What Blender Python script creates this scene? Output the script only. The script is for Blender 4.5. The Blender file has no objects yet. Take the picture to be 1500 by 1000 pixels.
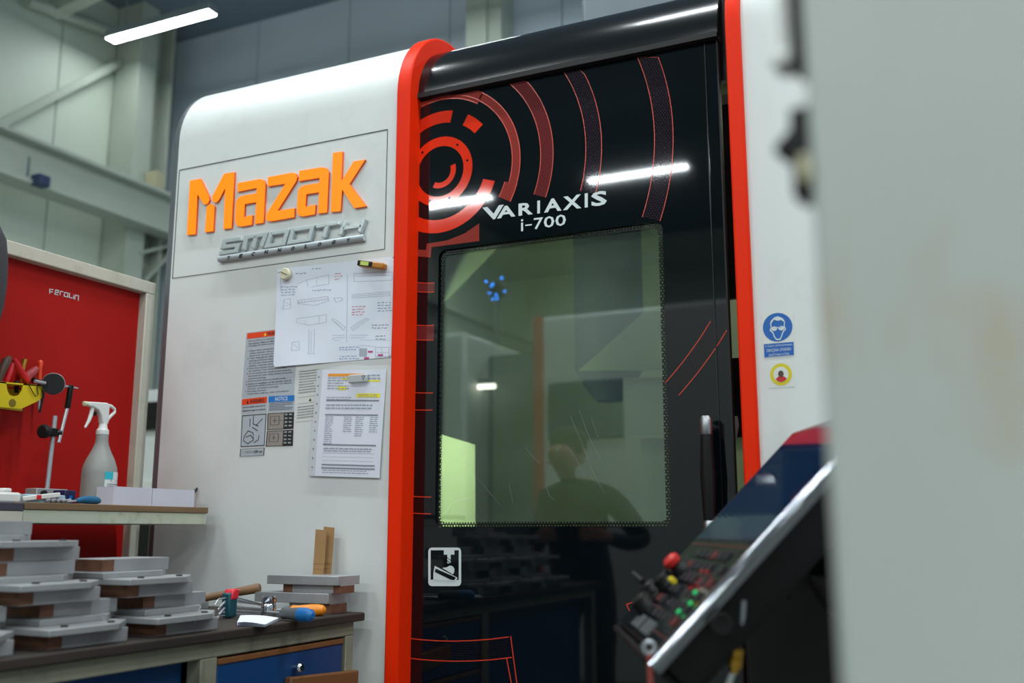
import bpy, math, random
from mathutils import Vector, Matrix
R = math.radians
SC = bpy.context.scene
COL = SC.collection
rnd = random.Random(7)
V = Vector

# ------------------------------------------------------------------ camera
F = 1475.0; CAM = V((0, 0, 1.15)); YAW = R(25.24); PIT = R(10.63)
cf = V((-math.sin(YAW) * math.cos(PIT), math.cos(YAW) * math.cos(PIT), math.sin(PIT)))
cr = V((math.cos(YAW), math.sin(YAW), 0)); cu = cr.cross(cf)
cd = bpy.data.cameras.new('camera'); cam = bpy.data.objects.new('camera', cd); COL.objects.link(cam)
cam.location = CAM
cam.rotation_euler = Matrix((cr, cu, -cf)).transposed().to_euler()
cd.sensor_width = 36; cd.lens = 36 * F / 1500; cd.clip_start = 0.02; cd.clip_end = 100
cd.dof.use_dof = True; cd.dof.focus_distance = 2.68; cd.dof.aperture_fstop = 2.1
SC.camera = cam
# ------------------------------------------------------------------ world, exposure
w = bpy.data.worlds.new('world'); SC.world = w; w.use_nodes = True
w.node_tree.nodes['Background'].inputs[0].default_value = (.6, .75, .9, 1)
w.node_tree.nodes['Background'].inputs[1].default_value = 0.0     # closed hall, no sky
SC.view_settings.view_transform = 'Standard'; SC.view_settings.look = 'None'
SC.view_settings.exposure = 0.0; SC.view_settings.gamma = 1
SC.view_settings.use_curve_mapping = False
LAMP_POWER = 205.0         # brightness of the hall's main LED strips
REAR_POWER = 32.0          # dimmer strips along the rear wall

# ------------------------------------------------------------------ pixel -> world
def ray(x, y): return cf + cr * ((x - 750) / F) + cu * ((500 - y) / F)
def onX(x, y, X): d = ray(x, y); return CAM + d * (X / d.x)
def onY(x, y, Y): d = ray(x, y); return CAM + d * (Y / d.y)
def onZ(x, y, Z): d = ray(x, y); return CAM + d * ((Z - CAM.z) / d.z)
def onP(x, y, P, n): d = ray(x, y); return CAM + d * ((P - CAM).dot(n) / d.dot(n))

# ------------------------------------------------------------------ materials
def lin(c):
    return tuple(((v / 255) / 12.92 if v <= 10 else (((v / 255) + .055) / 1.055) ** 2.4) for v in c)
M = {}
def pm(name, col, rough=.5, metal=0, var=0.0, scale=8, bump=0.0, bscale=60, emit=0, coat=0, spec=.5, dirt=None, dscale=3, damt=.3, stretch=None, alpha=1):
    m = bpy.data.materials.new(name); m.use_nodes = True
    nt = m.node_tree; b = nt.nodes['Principled BSDF']; L = nt.links.new
    c = lin(col) + (1,)
    b.inputs['Base Color'].default_value = c
    b.inputs['Roughness'].default_value = rough; b.inputs['Metallic'].default_value = metal
    b.inputs['Specular IOR Level'].default_value = spec
    if coat: b.inputs['Coat Weight'].default_value = coat; b.inputs['Coat Roughness'].default_value = .04
    if emit:
        b.inputs['Emission Color'].default_value = c; b.inputs['Emission Strength'].default_value = emit
    if alpha < 1: b.inputs['Alpha'].default_value = alpha
    tc = nt.nodes.new('ShaderNodeTexCoord'); vec = tc.outputs['Object']
    if stretch:
        mp = nt.nodes.new('ShaderNodeMapping'); mp.inputs['Scale'].default_value = stretch
        L(vec, mp.inputs[0]); vec = mp.outputs[0]
    src = None
    if var:
        n = nt.nodes.new('ShaderNodeTexNoise'); n.inputs['Scale'].default_value = scale; n.inputs['Detail'].default_value = 6
        L(vec, n.inputs['Vector'])
        r = nt.nodes.new('ShaderNodeMapRange'); r.inputs[1].default_value = .3; r.inputs[2].default_value = .7
        r.inputs[3].default_value = 1 - var; r.inputs[4].default_value = 1 + var
        L(n.outputs[0], r.inputs[0])
        mx = nt.nodes.new('ShaderNodeVectorMath'); mx.operation = 'SCALE'; mx.inputs[0].default_value = c[:3]
        L(r.outputs[0], mx.inputs['Scale']); src = mx.outputs[0]
        L(src, b.inputs['Base Color'])
    if dirt:
        n = nt.nodes.new('ShaderNodeTexNoise'); n.inputs['Scale'].default_value = dscale; n.inputs['Detail'].default_value = 8; n.inputs['Roughness'].default_value = .65
        L(vec, n.inputs['Vector'])
        r = nt.nodes.new('ShaderNodeMapRange'); r.inputs[1].default_value = .52; r.inputs[2].default_value = .72
        r.inputs[3].default_value = 0; r.inputs[4].default_value = damt; L(n.outputs[0], r.inputs[0])
        mx = nt.nodes.new('ShaderNodeMix'); mx.data_type = 'RGBA'
        mx.inputs[7].default_value = lin(dirt) + (1,); L(r.outputs[0], mx.inputs[0])
        if src: L(src, mx.inputs[6])
        else: mx.inputs[6].default_value = c
        L(mx.outputs[2], b.inputs['Base Color'])
    if bump:
        n = nt.nodes.new('ShaderNodeTexNoise'); n.inputs['Scale'].default_value = bscale; n.inputs['Detail'].default_value = 4
        L(vec, n.inputs['Vector'])
        bp = nt.nodes.new('ShaderNodeBump'); bp.inputs['Strength'].default_value = bump; bp.inputs['Distance'].default_value = .002
        L(n.outputs[0], bp.inputs['Height']); L(bp.outputs[0], b.inputs['Normal'])
    M[name] = m; return m

pm('machine_white', (212, 215, 212), .42, var=.02, scale=2, bump=.06, bscale=900, dirt=(150, 150, 146), dscale=5, damt=.18)
pm('edge_metal', (112, 116, 121), .35, .4)
pm('badge_plate', (172, 180, 184), .3)
pm('badge_silver', (196, 203, 206), .26, .5)
pm('orange_paint', (228, 42, 2), .45, spec=.12, var=.04, scale=3, bump=.04, bscale=500)
pm('door_black', (6, 13, 17), .035, spec=.5)
pm('cover_black', (14, 18, 21), .16, spec=.6, bump=.02, bscale=40)
pm('black_plastic', (7, 7, 8), .45, spec=.3)
pm('rail_chrome', (150, 154, 160), .09, 1)
pm('black_rubber', (10, 10, 11), .7)
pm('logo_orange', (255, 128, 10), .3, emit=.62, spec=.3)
pm('logo_edge', (226, 84, 20), .4)
pm('chrome', (205, 210, 216), .14, 1)
pm('brushed_steel', (150, 152, 154), .34, 1, var=.08, scale=30)
pm('seam', (46, 48, 50), .8)
pm('ring_solid', (226, 48, 14), .06)
pm('ring_line', (205, 58, 34), .25, coat=.3)
pm('print_white', (206, 214, 216), .3)
pm('paper', (224, 229, 240), .7, var=.02, scale=6)
pm('paper_b', (222, 226, 236), .25, var=.02, scale=6, coat=.5)
pm('sleeve', (200, 206, 210), .25, coat=.4)
pm('ink', (92, 96, 114), .8)
pm('ink_light', (150, 156, 172), .8)
pm('ink_black', (26, 28, 32), .7)
pm('ink_blue', (104, 120, 172), .8)
pm('ink_red', (196, 70, 84), .8)
pm('ink_green', (60, 120, 110), .8)
pm('ink_pink', (190, 60, 130), .8)
pm('ink_orange', (232, 150, 48), .7)
pm('ink_yellow', (240, 226, 40), .7)
pm('ink_grey', (128, 134, 142), .8)
pm('stick_orange', (232, 70, 24), .4)
pm('stick_grey', (176, 184, 190), .4)
pm('stick_blue', (28, 118, 196), .4)
pm('stick_tan', (150, 142, 134), .45)
pm('stick_white', (214, 216, 210), .4)
pm('sign_blue', (12, 92, 172), .4)
pm('sign_yellow', (214, 196, 20), .4)
pm('sign_red', (190, 30, 34), .4)
pm('magnet_cream', (214, 208, 176), .5)
pm('magnet_grey', (176, 180, 182), .5)
pm('level_amber', (176, 112, 22), .4)
pm('level_green', (186, 206, 96), .15)
pm('oak_board', (116, 90, 62), .65, var=.25, scale=10, stretch=(1, .15, 4))
pm('dark_board', (62, 60, 72), .6, var=.1)
pm('bench_wood', (42, 33, 27), .7, var=.35, scale=14, stretch=(1, .25, 3), bump=.3, bscale=30)
pm('bench_cream', (134, 133, 114), .6, var=.08, dirt=(58, 50, 40), dscale=9, damt=.75)
pm('shelf_cream', (178, 184, 164), .55, var=.05, dirt=(90, 84, 66), dscale=14, damt=.5)
pm('drawer_blue', (10, 62, 112), .45, var=.06, scale=5)
pm('dark_blue', (10, 22, 46), .6)
pm('drawer_brown', (120, 76, 40), .6, var=.15, scale=12, stretch=(1, .2, 1))
pm('red_board', (160, 14, 9), .6, spec=.2, var=.05, scale=4, bump=.05, bscale=300)
pm('frame_cream', (190, 186, 172), .5, var=.03, dirt=(120, 110, 92), dscale=12, damt=.35)
pm('holder_yellow', (206, 182, 10), .45, var=.06, scale=10)
pm('olive', (112, 98, 20), .6)
pm('grip_red', (190, 16, 34), .4, var=.1, scale=30)
pm('grip_dusty', (160, 56, 60), .6)
pm('grip_orange', (222, 66, 22), .4)
pm('grip_brown', (78, 56, 44), .5)
pm('brass', (196, 152, 62), .3, 1)
pm('plastic_clear', (186, 190, 188), .35, spec=.5, var=.05)
pm('plastic_white', (216, 216, 212), .4)
pm('plastic_haze', (142, 142, 138), .5, var=.08)
pm('label_white', (208, 212, 208), .5)
pm('label_teal', (44, 176, 190), .5)
pm('label_blue', (10, 132, 178), .5)
pm('case_clear', (150, 178, 190), .2, var=.1, scale=60)
pm('case_navy', (20, 28, 72), .35)
pm('tool_teal', (8, 92, 130), .4)
pm('carton_white', (196, 196, 208), .65, var=.03, scale=6)
pm('cardboard', (152, 116, 74), .8, var=.08, scale=30)
pm('ground_steel', (158, 160, 162), .42, .4, var=.12, scale=14)
pm('rust_tint', (116, 80, 62), .5, .4, var=.3, scale=30)
pm('hammer_wood', (116, 86, 56), .6, var=.3, scale=22, bump=.3, bscale=60)
pm('hex_red', (206, 26, 44), .4)
pm('hex_teal', (10, 66, 78), .45)
pm('handle_grey', (74, 80, 82), .5)
pm('handle_blue', (8, 96, 158), .4)
pm('handle_orange', (226, 132, 24), .35)
pm('cloth_grey', (62, 62, 66), .95, var=.25, scale=300, bump=.5, bscale=400)
pm('wall_cream', (206, 216, 200), .5, var=.03, scale=2, stretch=(30, 30, .2))
pm('wall_grey', (206, 216, 228), .6, var=.03, scale=2)
pm('steelwork', (184, 192, 178), .5, var=.04, scale=3)
pm('dark_paint_and_shade', (98, 108, 114), .55, var=.05)
pm('ceiling_grey', (124, 138, 152), .8)
pm('floor_grey', (112, 112, 108), .4, var=.12, scale=2)
pm('lamp_case', (150, 158, 164), .5)
pm('beige_block', (190, 184, 150), .6)
pm('sensor_blue', (44, 62, 96), .5)
pm('fore_white', (172, 177, 172), .55, var=.05, scale=5, dirt=(168, 142, 92), dscale=6, damt=.85, stretch=(1, 1, .5))
pm('liner', (178, 188, 160), .5, var=.04, scale=4)
pm('panel_face', (16, 20, 25), .12, spec=.6)
pm('screen_glass', (8, 30, 54), .05, spec=.7, emit=.35)
pm('key_dark', (30, 31, 35), .45)
pm('key_redbrown', (92, 34, 32), .5)
pm('key_red', (190, 40, 34), .4)
pm('led_green', (14, 190, 100), .4, emit=.8)
pm('led_red', (200, 34, 40), .4)
pm('knob_yellow', (214, 190, 30), .4)
pm('strap_red', (150, 62, 52), .6)
pm('tag_white', (170, 176, 176), .6)
pm('skin', (172, 120, 96), .55, var=.05)
pm('shirt_dark', (24, 30, 34), .85)
pm('trouser_dark', (30, 32, 40), .85)
pm('hair_dark', (18, 15, 14), .6)
pm('led_blue', (30, 130, 255), .4, emit=34)
pm('steel_tool', (178, 182, 188), .3, .6)

def shader(name):
    m = bpy.data.materials.new(name); m.use_nodes = True; M[name] = m
    nt = m.node_tree; nt.nodes.clear(); out = nt.nodes.new('ShaderNodeOutputMaterial')
    return m, nt, out
def lamp_mat(name, col, s):
    m, nt, out = shader(name); e = nt.nodes.new('ShaderNodeEmission'); e.inputs[0].default_value = col + (1,); e.inputs[1].default_value = s
    nt.links.new(e.outputs[0], out.inputs[0])
lamp_mat('lamp_glow', (.9, .98, 1.0), LAMP_POWER)
lamp_mat('lamp_glow_rear', (.9, .98, 1.0), REAR_POWER)
lamp_mat('lamp_small', (1.0, .93, .82), 16)
lamp_mat('lamp_inside', (.95, 1.0, .8), 62)
lamp_mat('lamp_inside_top', (.95, 1.0, .8), 16)
def glass_mat():
    m, nt, out = shader('door_glass'); N = nt.nodes.new; L = nt.links.new
    t = N('ShaderNodeBsdfTransparent'); t.inputs[0].default_value = (.62, .7, .58, 1)
    g = N('ShaderNodeBsdfGlossy'); g.inputs['Roughness'].default_value = .015; g.inputs[0].default_value = (.9, .95, 1, 1)
    fr = N('ShaderNodeFresnel'); fr.inputs[0].default_value = 1.9
    mx = N('ShaderNodeMixShader'); L(fr.outputs[0], mx.inputs[0]); L(t.outputs[0], mx.inputs[1]); L(g.outputs[0], mx.inputs[2])
    df = N('ShaderNodeBsdfDiffuse'); df.inputs[0].default_value = (.55, .68, .66, 1)
    tc = N('ShaderNodeTexCoord'); nz = N('ShaderNodeTexNoise'); nz.inputs['Scale'].default_value = 5; nz.inputs['Detail'].default_value = 8; L(tc.outputs['Object'], nz.inputs['Vector'])
    mr = N('ShaderNodeMapRange'); mr.inputs[1].default_value = .3; mr.inputs[2].default_value = .7; mr.inputs[3].default_value = .015; mr.inputs[4].default_value = .06; L(nz.outputs[0], mr.inputs[0])
    m2 = N('ShaderNodeMixShader'); L(mr.outputs[0], m2.inputs[0]); L(mx.outputs[0], m2.inputs[1]); L(df.outputs[0], m2.inputs[2])
    L(m2.outputs[0], out.inputs[0])
glass_mat()
def dot_factor(nt, pitch):
    """0..1 honeycomb of round dots in the object's X/Z plane"""
    N = nt.nodes.new; L = nt.links.new
    tc = N('ShaderNodeTexCoord'); sp = N('ShaderNodeSeparateXYZ'); L(tc.outputs['Object'], sp.inputs[0])
    def mth(op, a, b=None):
        n = N('ShaderNodeMath'); n.operation = op
        for i, q in enumerate((a, b)):
            if q is None: continue
            if isinstance(q, (int, float)): n.inputs[i].default_value = q
            else: L(q, n.inputs[i])
        return n.outputs[0]
    u = mth('MULTIPLY', sp.outputs[0], 1 / pitch); v = mth('MULTIPLY', sp.outputs[2], 1 / (pitch * 1.732))
    def lat(o):
        a = mth('SUBTRACT', mth('FRACT', mth('ADD', u, o)), .5); b = mth('MULTIPLY', mth('SUBTRACT', mth('FRACT', mth('ADD', v, o)), .5), 1.732)
        return mth('ADD', mth('MULTIPLY', a, a), mth('MULTIPLY', b, b))
    return mth('MINIMUM', lat(0), lat(.5)), mth
def fringe_mat():
    m, nt, out = shader('fringe_print'); N = nt.nodes.new; L = nt.links.new
    d, mth = dot_factor(nt, .0085)
    k = mth('LESS_THAN', d, .1)
    p = N('ShaderNodeBsdfPrincipled'); p.inputs['Base Color'].default_value = lin((8, 11, 14)) + (1,); p.inputs['Roughness'].default_value = .12
    t = N('ShaderNodeBsdfTransparent')
    mx = N('ShaderNodeMixShader'); L(k, mx.inputs[0]); L(p.outputs[0], mx.inputs[1]); L(t.outputs[0], mx.inputs[2]); L(mx.outputs[0], out.inputs[0])
fringe_mat()
def halftone(name, ca, cb, thr):
    m, nt, out = shader(name); N = nt.nodes.new; L = nt.links.new
    d, mth = dot_factor(nt, .0075)
    k = mth('LESS_THAN', d, thr)
    mx = N('ShaderNodeMix'); mx.data_type = 'RGBA'; mx.inputs[6].default_value = lin(ca) + (1,); mx.inputs[7].default_value = lin(cb) + (1,)
    L(k, mx.inputs[0])
    p = N('ShaderNodeBsdfPrincipled'); p.inputs['Roughness'].default_value = .035; L(mx.outputs[2], p.inputs['Base Color'])
    L(p.outputs[0], out.inputs[0])
halftone('tone_bright', (128, 46, 42), (150, 56, 48), .16)
halftone('tone_mid', (84, 32, 34), (112, 42, 42), .14)
halftone('tone_dim', (18, 17, 24), (52, 34, 44), .1)
halftone('tone_dark', (6, 8, 11), (34, 20, 22), .07)

# ------------------------------------------------------------------ mesh builder
ORG = {}
PRINT = {'sticker_text', 'form_text', 'form_rule', 'form_highlight', 'punch_hole', 'drawn_lines', 'blue_notes', 'red_notes', 'green_notes', 'dark_notes', 'pink_marks', 'label_text', 'sticker_values', 'sticker_drawing'}
class MB:
    def __init__(s): s.v = []; s.f = []
    def add(s, vs, fs):
        o = len(s.v); s.v += [V(p) for p in vs]; s.f += [[o + i for i in q] for q in fs]; return s
    def box(s, x0, x1, y0, y1, z0, z1):
        return s.add([(x, y, z) for x in (x0, x1) for y in (y0, y1) for z in (z0, z1)],
                     [(0, 1, 3, 2), (4, 6, 7, 5), (0, 4, 5, 1), (2, 3, 7, 6), (0, 2, 6, 4), (1, 5, 7, 3)])
    def obox(s, c, ax, h):
        c = V(c); a, b, d = [V(q).normalized() * k for q, k in zip(ax, h)]
        return s.add([c + a * i + b * j + d * k for i in (-1, 1) for j in (-1, 1) for k in (-1, 1)],
                     [(0, 1, 3, 2), (4, 6, 7, 5), (0, 4, 5, 1), (2, 3, 7, 6), (0, 2, 6, 4), (1, 5, 7, 3)])
    def prism(s, pts, off):
        n = len(pts); off = V(off); p = [V(q) for q in pts]
        return s.add(p + [q + off for q in p], [list(range(n))[::-1], list(range(n, 2 * n))] + [(i, (i + 1) % n, n + (i + 1) % n, n + i) for i in range(n)])
    def poly(s, pts): return s.add(pts, [list(range(len(pts)))])
    def strip(s, A, B): # ribbon between two polylines
        n = len(A); return s.add(list(A) + list(B), [(i, i + 1, n + i + 1, n + i) for i in range(n - 1)])
    def tube(s, pts, r, n=10, caps=True, up=None):
        pts = [V(p) for p in pts]; k = len(pts); rs = r if isinstance(r, (list, tuple)) else [r] * k
        rings = []; prev = None
        for i, p in enumerate(pts):
            t = (pts[min(i + 1, k - 1)] - pts[max(i - 1, 0)]).normalized()
            if prev is None:
                a = V(up) if up else (V((0, 0, 1)) if abs(t.z) < .9 else V((1, 0, 0)))
            else: a = prev
            u = (a - t * a.dot(t)).normalized(); prev = u; q = t.cross(u)
            rings += [p + (u * math.cos(2 * math.pi * j / n) + q * math.sin(2 * math.pi * j / n)) * rs[i] for j in range(n)]
        fs = [(i * n + j, i * n + (j + 1) % n, (i + 1) * n + (j + 1) % n, (i + 1) * n + j) for i in range(k - 1) for j in range(n)]
        if caps: fs += [list(range(n))[::-1], list(range((k - 1) * n, k * n))]
        return s.add(rings, fs)
    def lathe(s, base, axis, prof, n=20, sq=None):
        base = V(base); t = V(axis).normalized(); a = V((0, 0, 1)) if abs(t.z) < .9 else V((1, 0, 0))
        u = (a - t * a.dot(t)).normalized(); q = t.cross(u); ring = []
        sx, sy = sq or (1, 1)
        for r, h in prof:
            ring += [base + t * h + u * math.cos(2 * math.pi * j / n) * r * sx + q * math.sin(2 * math.pi * j / n) * r * sy for j in range(n)]
        k = len(prof)
        fs = [(i * n + j, i * n + (j + 1) % n, (i + 1) * n + (j + 1) % n, (i + 1) * n + j) for i in range(k - 1) for j in range(n)]
        fs += [list(range(n))[::-1], list(range((k - 1) * n, k * n))]
        return s.add(ring, fs)
    def stroke(s, pts, wd, P, depth):
        """flat stroke of width wd along 2D points, mapped by P(u,v,d), extruded depth"""
        pts = [V((a, b)) for a, b in pts]; k = len(pts); A = []; B = []
        closed = (pts[0] - pts[-1]).length < 1e-6
        for i, p in enumerate(pts):
            t0 = (p - pts[i - 1]).normalized() if i > 0 else None
            t1 = (pts[i + 1] - p).normalized() if i < k - 1 else None
            if closed and i in (0, k - 1):
                t0 = (pts[k - 1] - pts[k - 2]).normalized(); t1 = (pts[1] - pts[0]).normalized()
            t0 = t0 or t1; t1 = t1 or t0
            n0 = V((-t0.y, t0.x)); n1 = V((-t1.y, t1.x)); n = n0 + n1
            n = n / max(.35, n.dot(n0)) if n.length > 1e-6 else n0
            A.append(p + n * wd / 2); B.append(p - n * wd / 2)
        o = len(s.v); vs = []
        for q in A + B: vs.append(P(q.x, q.y, 0))
        for q in A + B: vs.append(P(q.x, q.y, depth))
        K = 2 * k; fs = []
        for i in range(k - 1):
            fs += [(K + i, K + i + 1, K + k + i + 1, K + k + i), (i, i + 1, K + i + 1, K + i), (k + i + 1, k + i, K + k + i, K + k + i + 1)]
        fs += [(0, k, K + k, K), (k - 1, 2 * k - 1, K + 2 * k - 1, K + k - 1)]
        return s.add(vs, fs)
    def build(s, name, mat, parent=None, smooth=35, bevel=0, seg=2):
        me = bpy.data.meshes.new(name); org = ORG.get(parent.name, V((0, 0, 0))) if parent else V((0, 0, 0))
        me.from_pydata([tuple(p - org) for p in s.v], [], s.f)
        me.materials.append(M[mat]); me.update()
        import bmesh
        bm = bmesh.new(); bm.from_mesh(me); bmesh.ops.recalc_face_normals(bm, faces=bm.faces); bm.to_mesh(me); bm.free()
        if smooth:
            me.polygons.foreach_set('use_smooth', [True] * len(me.polygons)); me.set_sharp_from_angle(angle=R(smooth))
        o = bpy.data.objects.new(name, me); COL.objects.link(o)
        if parent: o.parent = parent; ORG[o.name] = org
        if name in PRINT: o['kind'] = 'stuff'
        if bevel:
            b = o.modifiers.new('bevel', 'BEVEL'); b.width = bevel; b.segments = seg; b.limit_method = 'ANGLE'; b.angle_limit = R(40); b.harden_normals = False
        return o
def thing(name, label, cat, loc=(0, 0, 0), group=None, kind=None):
    o = bpy.data.objects.new(name, None); COL.objects.link(o); o.location = loc; o.empty_display_size = .05
    ORG[o.name] = V(loc); tag(o, label, cat, group, kind); return o
def tag(o, label=None, cat=None, group=None, kind=None):
    if label: o['label'] = label
    if cat: o['category'] = cat
    if group: o['group'] = group
    if kind: o['kind'] = kind
    return o
def copy_tree(o, parent=None):
    c = o.copy(); COL.objects.link(c); c.parent = parent; ORG[c.name] = V((0, 0, 0))
    for ch in list(o.children): copy_tree(ch, c)
    return c

# ------------------------------------------------------------------ text
_tc = bpy.data.curves.new('text_source', 'FONT'); _to = bpy.data.objects.new('text_source', _tc); COL.objects.link(_to)
_tc.resolution_u = 2; _tc.dimensions = '2D'
def text_shape(s, bold=0):
    _tc.body = s; _tc.offset = bold
    bpy.context.view_layer.update()
    ev = _to.evaluated_get(bpy.context.evaluated_depsgraph_get()); me = ev.to_mesh()
    vs = [(v.co.x, v.co.y) for v in me.vertices]; fs = [list(p.vertices) for p in me.polygons]; ev.to_mesh_clear()
    x0 = min(v[0] for v in vs); x1 = max(v[0] for v in vs); y0 = min(v[1] for v in vs); y1 = max(v[1] for v in vs)
    return [((a - x0) / max(1e-6, x1 - x0), (b - y0) / max(1e-6, y1 - y0)) for a, b in vs], fs, (x1 - x0) / max(1e-6, y1 - y0)
def fit_text(mb, s, bl, br, tr, tl, bold=0, depth=None):
    vs, fs, asp = text_shape(s, bold)
    bl, br, tr, tl = V(bl), V(br), V(tr), V(tl)
    P = [(bl * (1 - u) + br * u) * (1 - v) + (tl * (1 - u) + tr * u) * v for u, v in vs]
    mb.add(P, fs); return mb

# ------------------------------------------------------------------ hall
WX, WY, EX, SY, CZ = -6.75, 6.75, 7.0, -10.0, 5.75
def structure(name, mb, mat): return tag(mb.build(name, mat), kind='structure')
structure('floor', MB().box(WX - .2, EX + .2, SY - .2, WY + .2, -.1, 0), 'floor_grey')
structure('ceiling', MB().box(WX - .2, EX + .2, SY - .2, WY + .2, CZ, CZ + .1), 'ceiling_grey')
structure('wall_right', MB().box(EX, EX + .1, SY, WY, 0, CZ), 'wall_grey')
structure('wall_front', MB().box(WX, EX, SY - .1, SY, 0, CZ), 'wall_cream')
wl = thing('wall_left', 'cream sandwich-panel hall wall with steel crane rail', 'wall', (WX, 0, 0), kind='structure')
MB().box(WX - .1, WX - .035, SY, WY, 0, CZ).build('wall_core', 'seam', wl)
jy = onX(87, 100, WX).y; edges = [jy + 1.12 * k for k in range(-14, 3)]
edges = [e for e in edges if SY < e < WY]; edges = [SY] + edges + [WY]
for a, b in zip(edges, edges[1:]):
    MB().box(WX - .035, WX, a + .006, b - .006, 0, CZ).build('wall_panel', 'wall_cream', wl)
# crane rail: I-beam in front of the wall, running along Y
bx = WX + .34
zt = onX(0, 193.5, bx).z; zb = onX(0, 258, bx).z
b = MB(); b.box(bx - .04, bx + .16, SY + .3, WY - .02, zt - .035, zt); b.box(bx + .05, bx + .07, SY + .3, WY - .02, zb, zt - .035); b.box(bx - .04, bx + .16, SY + .3, WY - .02, zb - .035, zb)
b.build('crane_beam', 'steelwork', wl, bevel=.004)
p1 = onX(-120, 244, WX + .08); p2 = onX(198, 80, WX + .08)
MB().obox((p1 + p2) / 2, (p2 - p1, V((1, 0, 0)), (p2 - p1).cross(V((1, 0, 0)))), ((p2 - p1).length / 2, .02, .034)).build('diagonal_brace', 'steelwork', wl, bevel=.004)
p1 = onX(40, 1, WX + .1); p2 = onX(170, 48, WX + .1)
MB().tube([p1, p2], .05, 12).build('roof_rail', 'steelwork', wl)
p1 = onX(82, 8, WX + .15)
MB().obox(p1 + V((.7, 0, .08)), (V((1, -.1, .06)), V((0, 1, 0)), V((0, 0, 1))), (.85, .06, .07)).build('purlin', 'steelwork', wl, bevel=.005)
# corner column (H-section)
cy0 = onX(192, 250, WX + .3).y; cy1 = onX(214, 250, WX + .3).y
b = MB(); b.box(WX + .02, WX + .3, cy0, cy0 + .02, 0, CZ); b.box(WX + .14, WX + .16, cy0 + .02, cy1 + .22, 0, CZ); b.box(WX + .02, WX + .3, cy1 + .22, cy1 + .24, 0, CZ)
b.build('column', 'steelwork', wl)
MB().box(WX + .3, WX + .315, cy0 - .01, cy1 + .02, 0, CZ).build('column_flange', 'steelwork', wl, bevel=.002)
q1, q2, q3, q4 = onX(196, 372, WX + .25), onX(252, 358, WX + .25), onX(205, 412, WX + .25), onX(252, 362, WX + .25)
MB().obox((q1 + q2) / 2, (q2 - q1, V((1, 0, 0)), (q2 - q1).cross(V((1, 0, 0)))), ((q2 - q1).length / 2, .08, .012)).build('bracket_plate', 'steelwork', wl)
MB().obox((q3 + q4) / 2, (q4 - q3, V((1, 0, 0)), (q4 - q3).cross(V((1, 0, 0)))), ((q4 - q3).length / 2, .07, .012)).build('bracket_plate', 'steelwork', wl)
for px in (168, 186):
    a = onX(px, 400, WX + .03); MB().box(WX, WX + .06, a.y - .05, a.y + .05, 0, zb - .04).build('wall_post', 'steelwork', wl, bevel=.003)
a = onX(230, 282, bx + .1); MB().box(bx, bx + .12, a.y - .05, a.y + .05, zt, zt + .16).build('beam_block', 'beige_block', wl, bevel=.004)
a = onX(58, 265, bx + .17)
so = MB().box(bx + .13, bx + .23, a.y - .05, a.y + .05, a.z - .045, a.z + .04).build('rail_sensor', 'sensor_blue', wl, bevel=.008)
MB().tube([V((bx + .15, a.y - .09, a.z + .01)), V((bx + .15, a.y - .09, a.z + .16))], .008, 8).build('sensor_hook', 'dark_paint_and_shade', so)
wb = thing('wall_back', 'grey sandwich-panel rear hall wall with steel posts', 'wall', (0, WY, 0), kind='structure')
MB().box(WX, EX, WY + .035, WY + .1, 0, CZ).build('wall_core', 'seam', wb)
k = 0
for i in range(14):
    x0 = WX + i * 1.0; MB().box(x0 + .005, min(EX, x0 + .995), WY, WY + .035, 0, CZ).build('wall_panel', 'wall_grey', wb)
pa, pb, pc = onY(682, 60, 6.5).x, onY(712, 50, 6.5).x, onY(728, 50, 6.5).x
MB().box(pa, pb, 6.5, 6.53, 0, CZ).build('post_flange', 'steelwork', wb)
MB().box(pb - .1, pc + .02, 6.53, WY, 0, CZ).build('post_web', 'steelwork', wb)

# LED strips: rows along X
def make_lamp(cx, cy, cz, ln, label, glow='lamp_glow', name='ceiling_lamp'):
    t = thing(name, label, 'lamp', (cx, cy, cz), 'linear lamps under the hall roof')
    b = MB(); b.box(cx - ln / 2, cx + ln / 2, cy - .055, cy + .055, cz + .004, cz + .07); b.build('housing', 'lamp_case', t, bevel=.008)
    MB().add([(cx - ln / 2 + .01, cy - .048, cz), (cx + ln / 2 - .01, cy - .048, cz), (cx + ln / 2 - .01, cy + .048, cz), (cx - ln / 2 + .01, cy + .048, cz)], [(3, 2, 1, 0)]).build('diffuser' + name[12:], glow, t)
    for s in (-1, 1): MB().tube([(cx + s * ln * .35, cy, cz + .07), (cx + s * ln * .35, cy, CZ)], .006, 6).build('hanger', 'lamp_case', t)
    return t
lz = 5.2
make_lamp(-5.86, 5.67, lz, 1.12, 'lit linear ceiling lamp hanging beside the corner column', 'lamp_glow_rear')
for k, x in enumerate((-3.4, -.9, 1.6, 4.1)): make_lamp(x, 5.67, lz, 1.2, 'lit linear ceiling lamp in the row along the rear wall', 'lamp_glow_rear', 'ceiling_lamp_offscreen')
for y in (1.9, -1.9, -5.75):
    for x in ((-5.9, -3.42, -.9, 1.6, 4.1) if y < -5 else (-3.42, -.9, 1.6, 4.1)): make_lamp(x, y, lz, 1.2, {1.9: 'lit linear ceiling lamp hanging above the machine front', -1.9: 'lit linear ceiling lamp hanging above the hall aisle', -5.75: 'lit linear ceiling lamp behind the neighbouring machine'}[y], 'lamp_glow', 'ceiling_lamp_offscreen')

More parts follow.
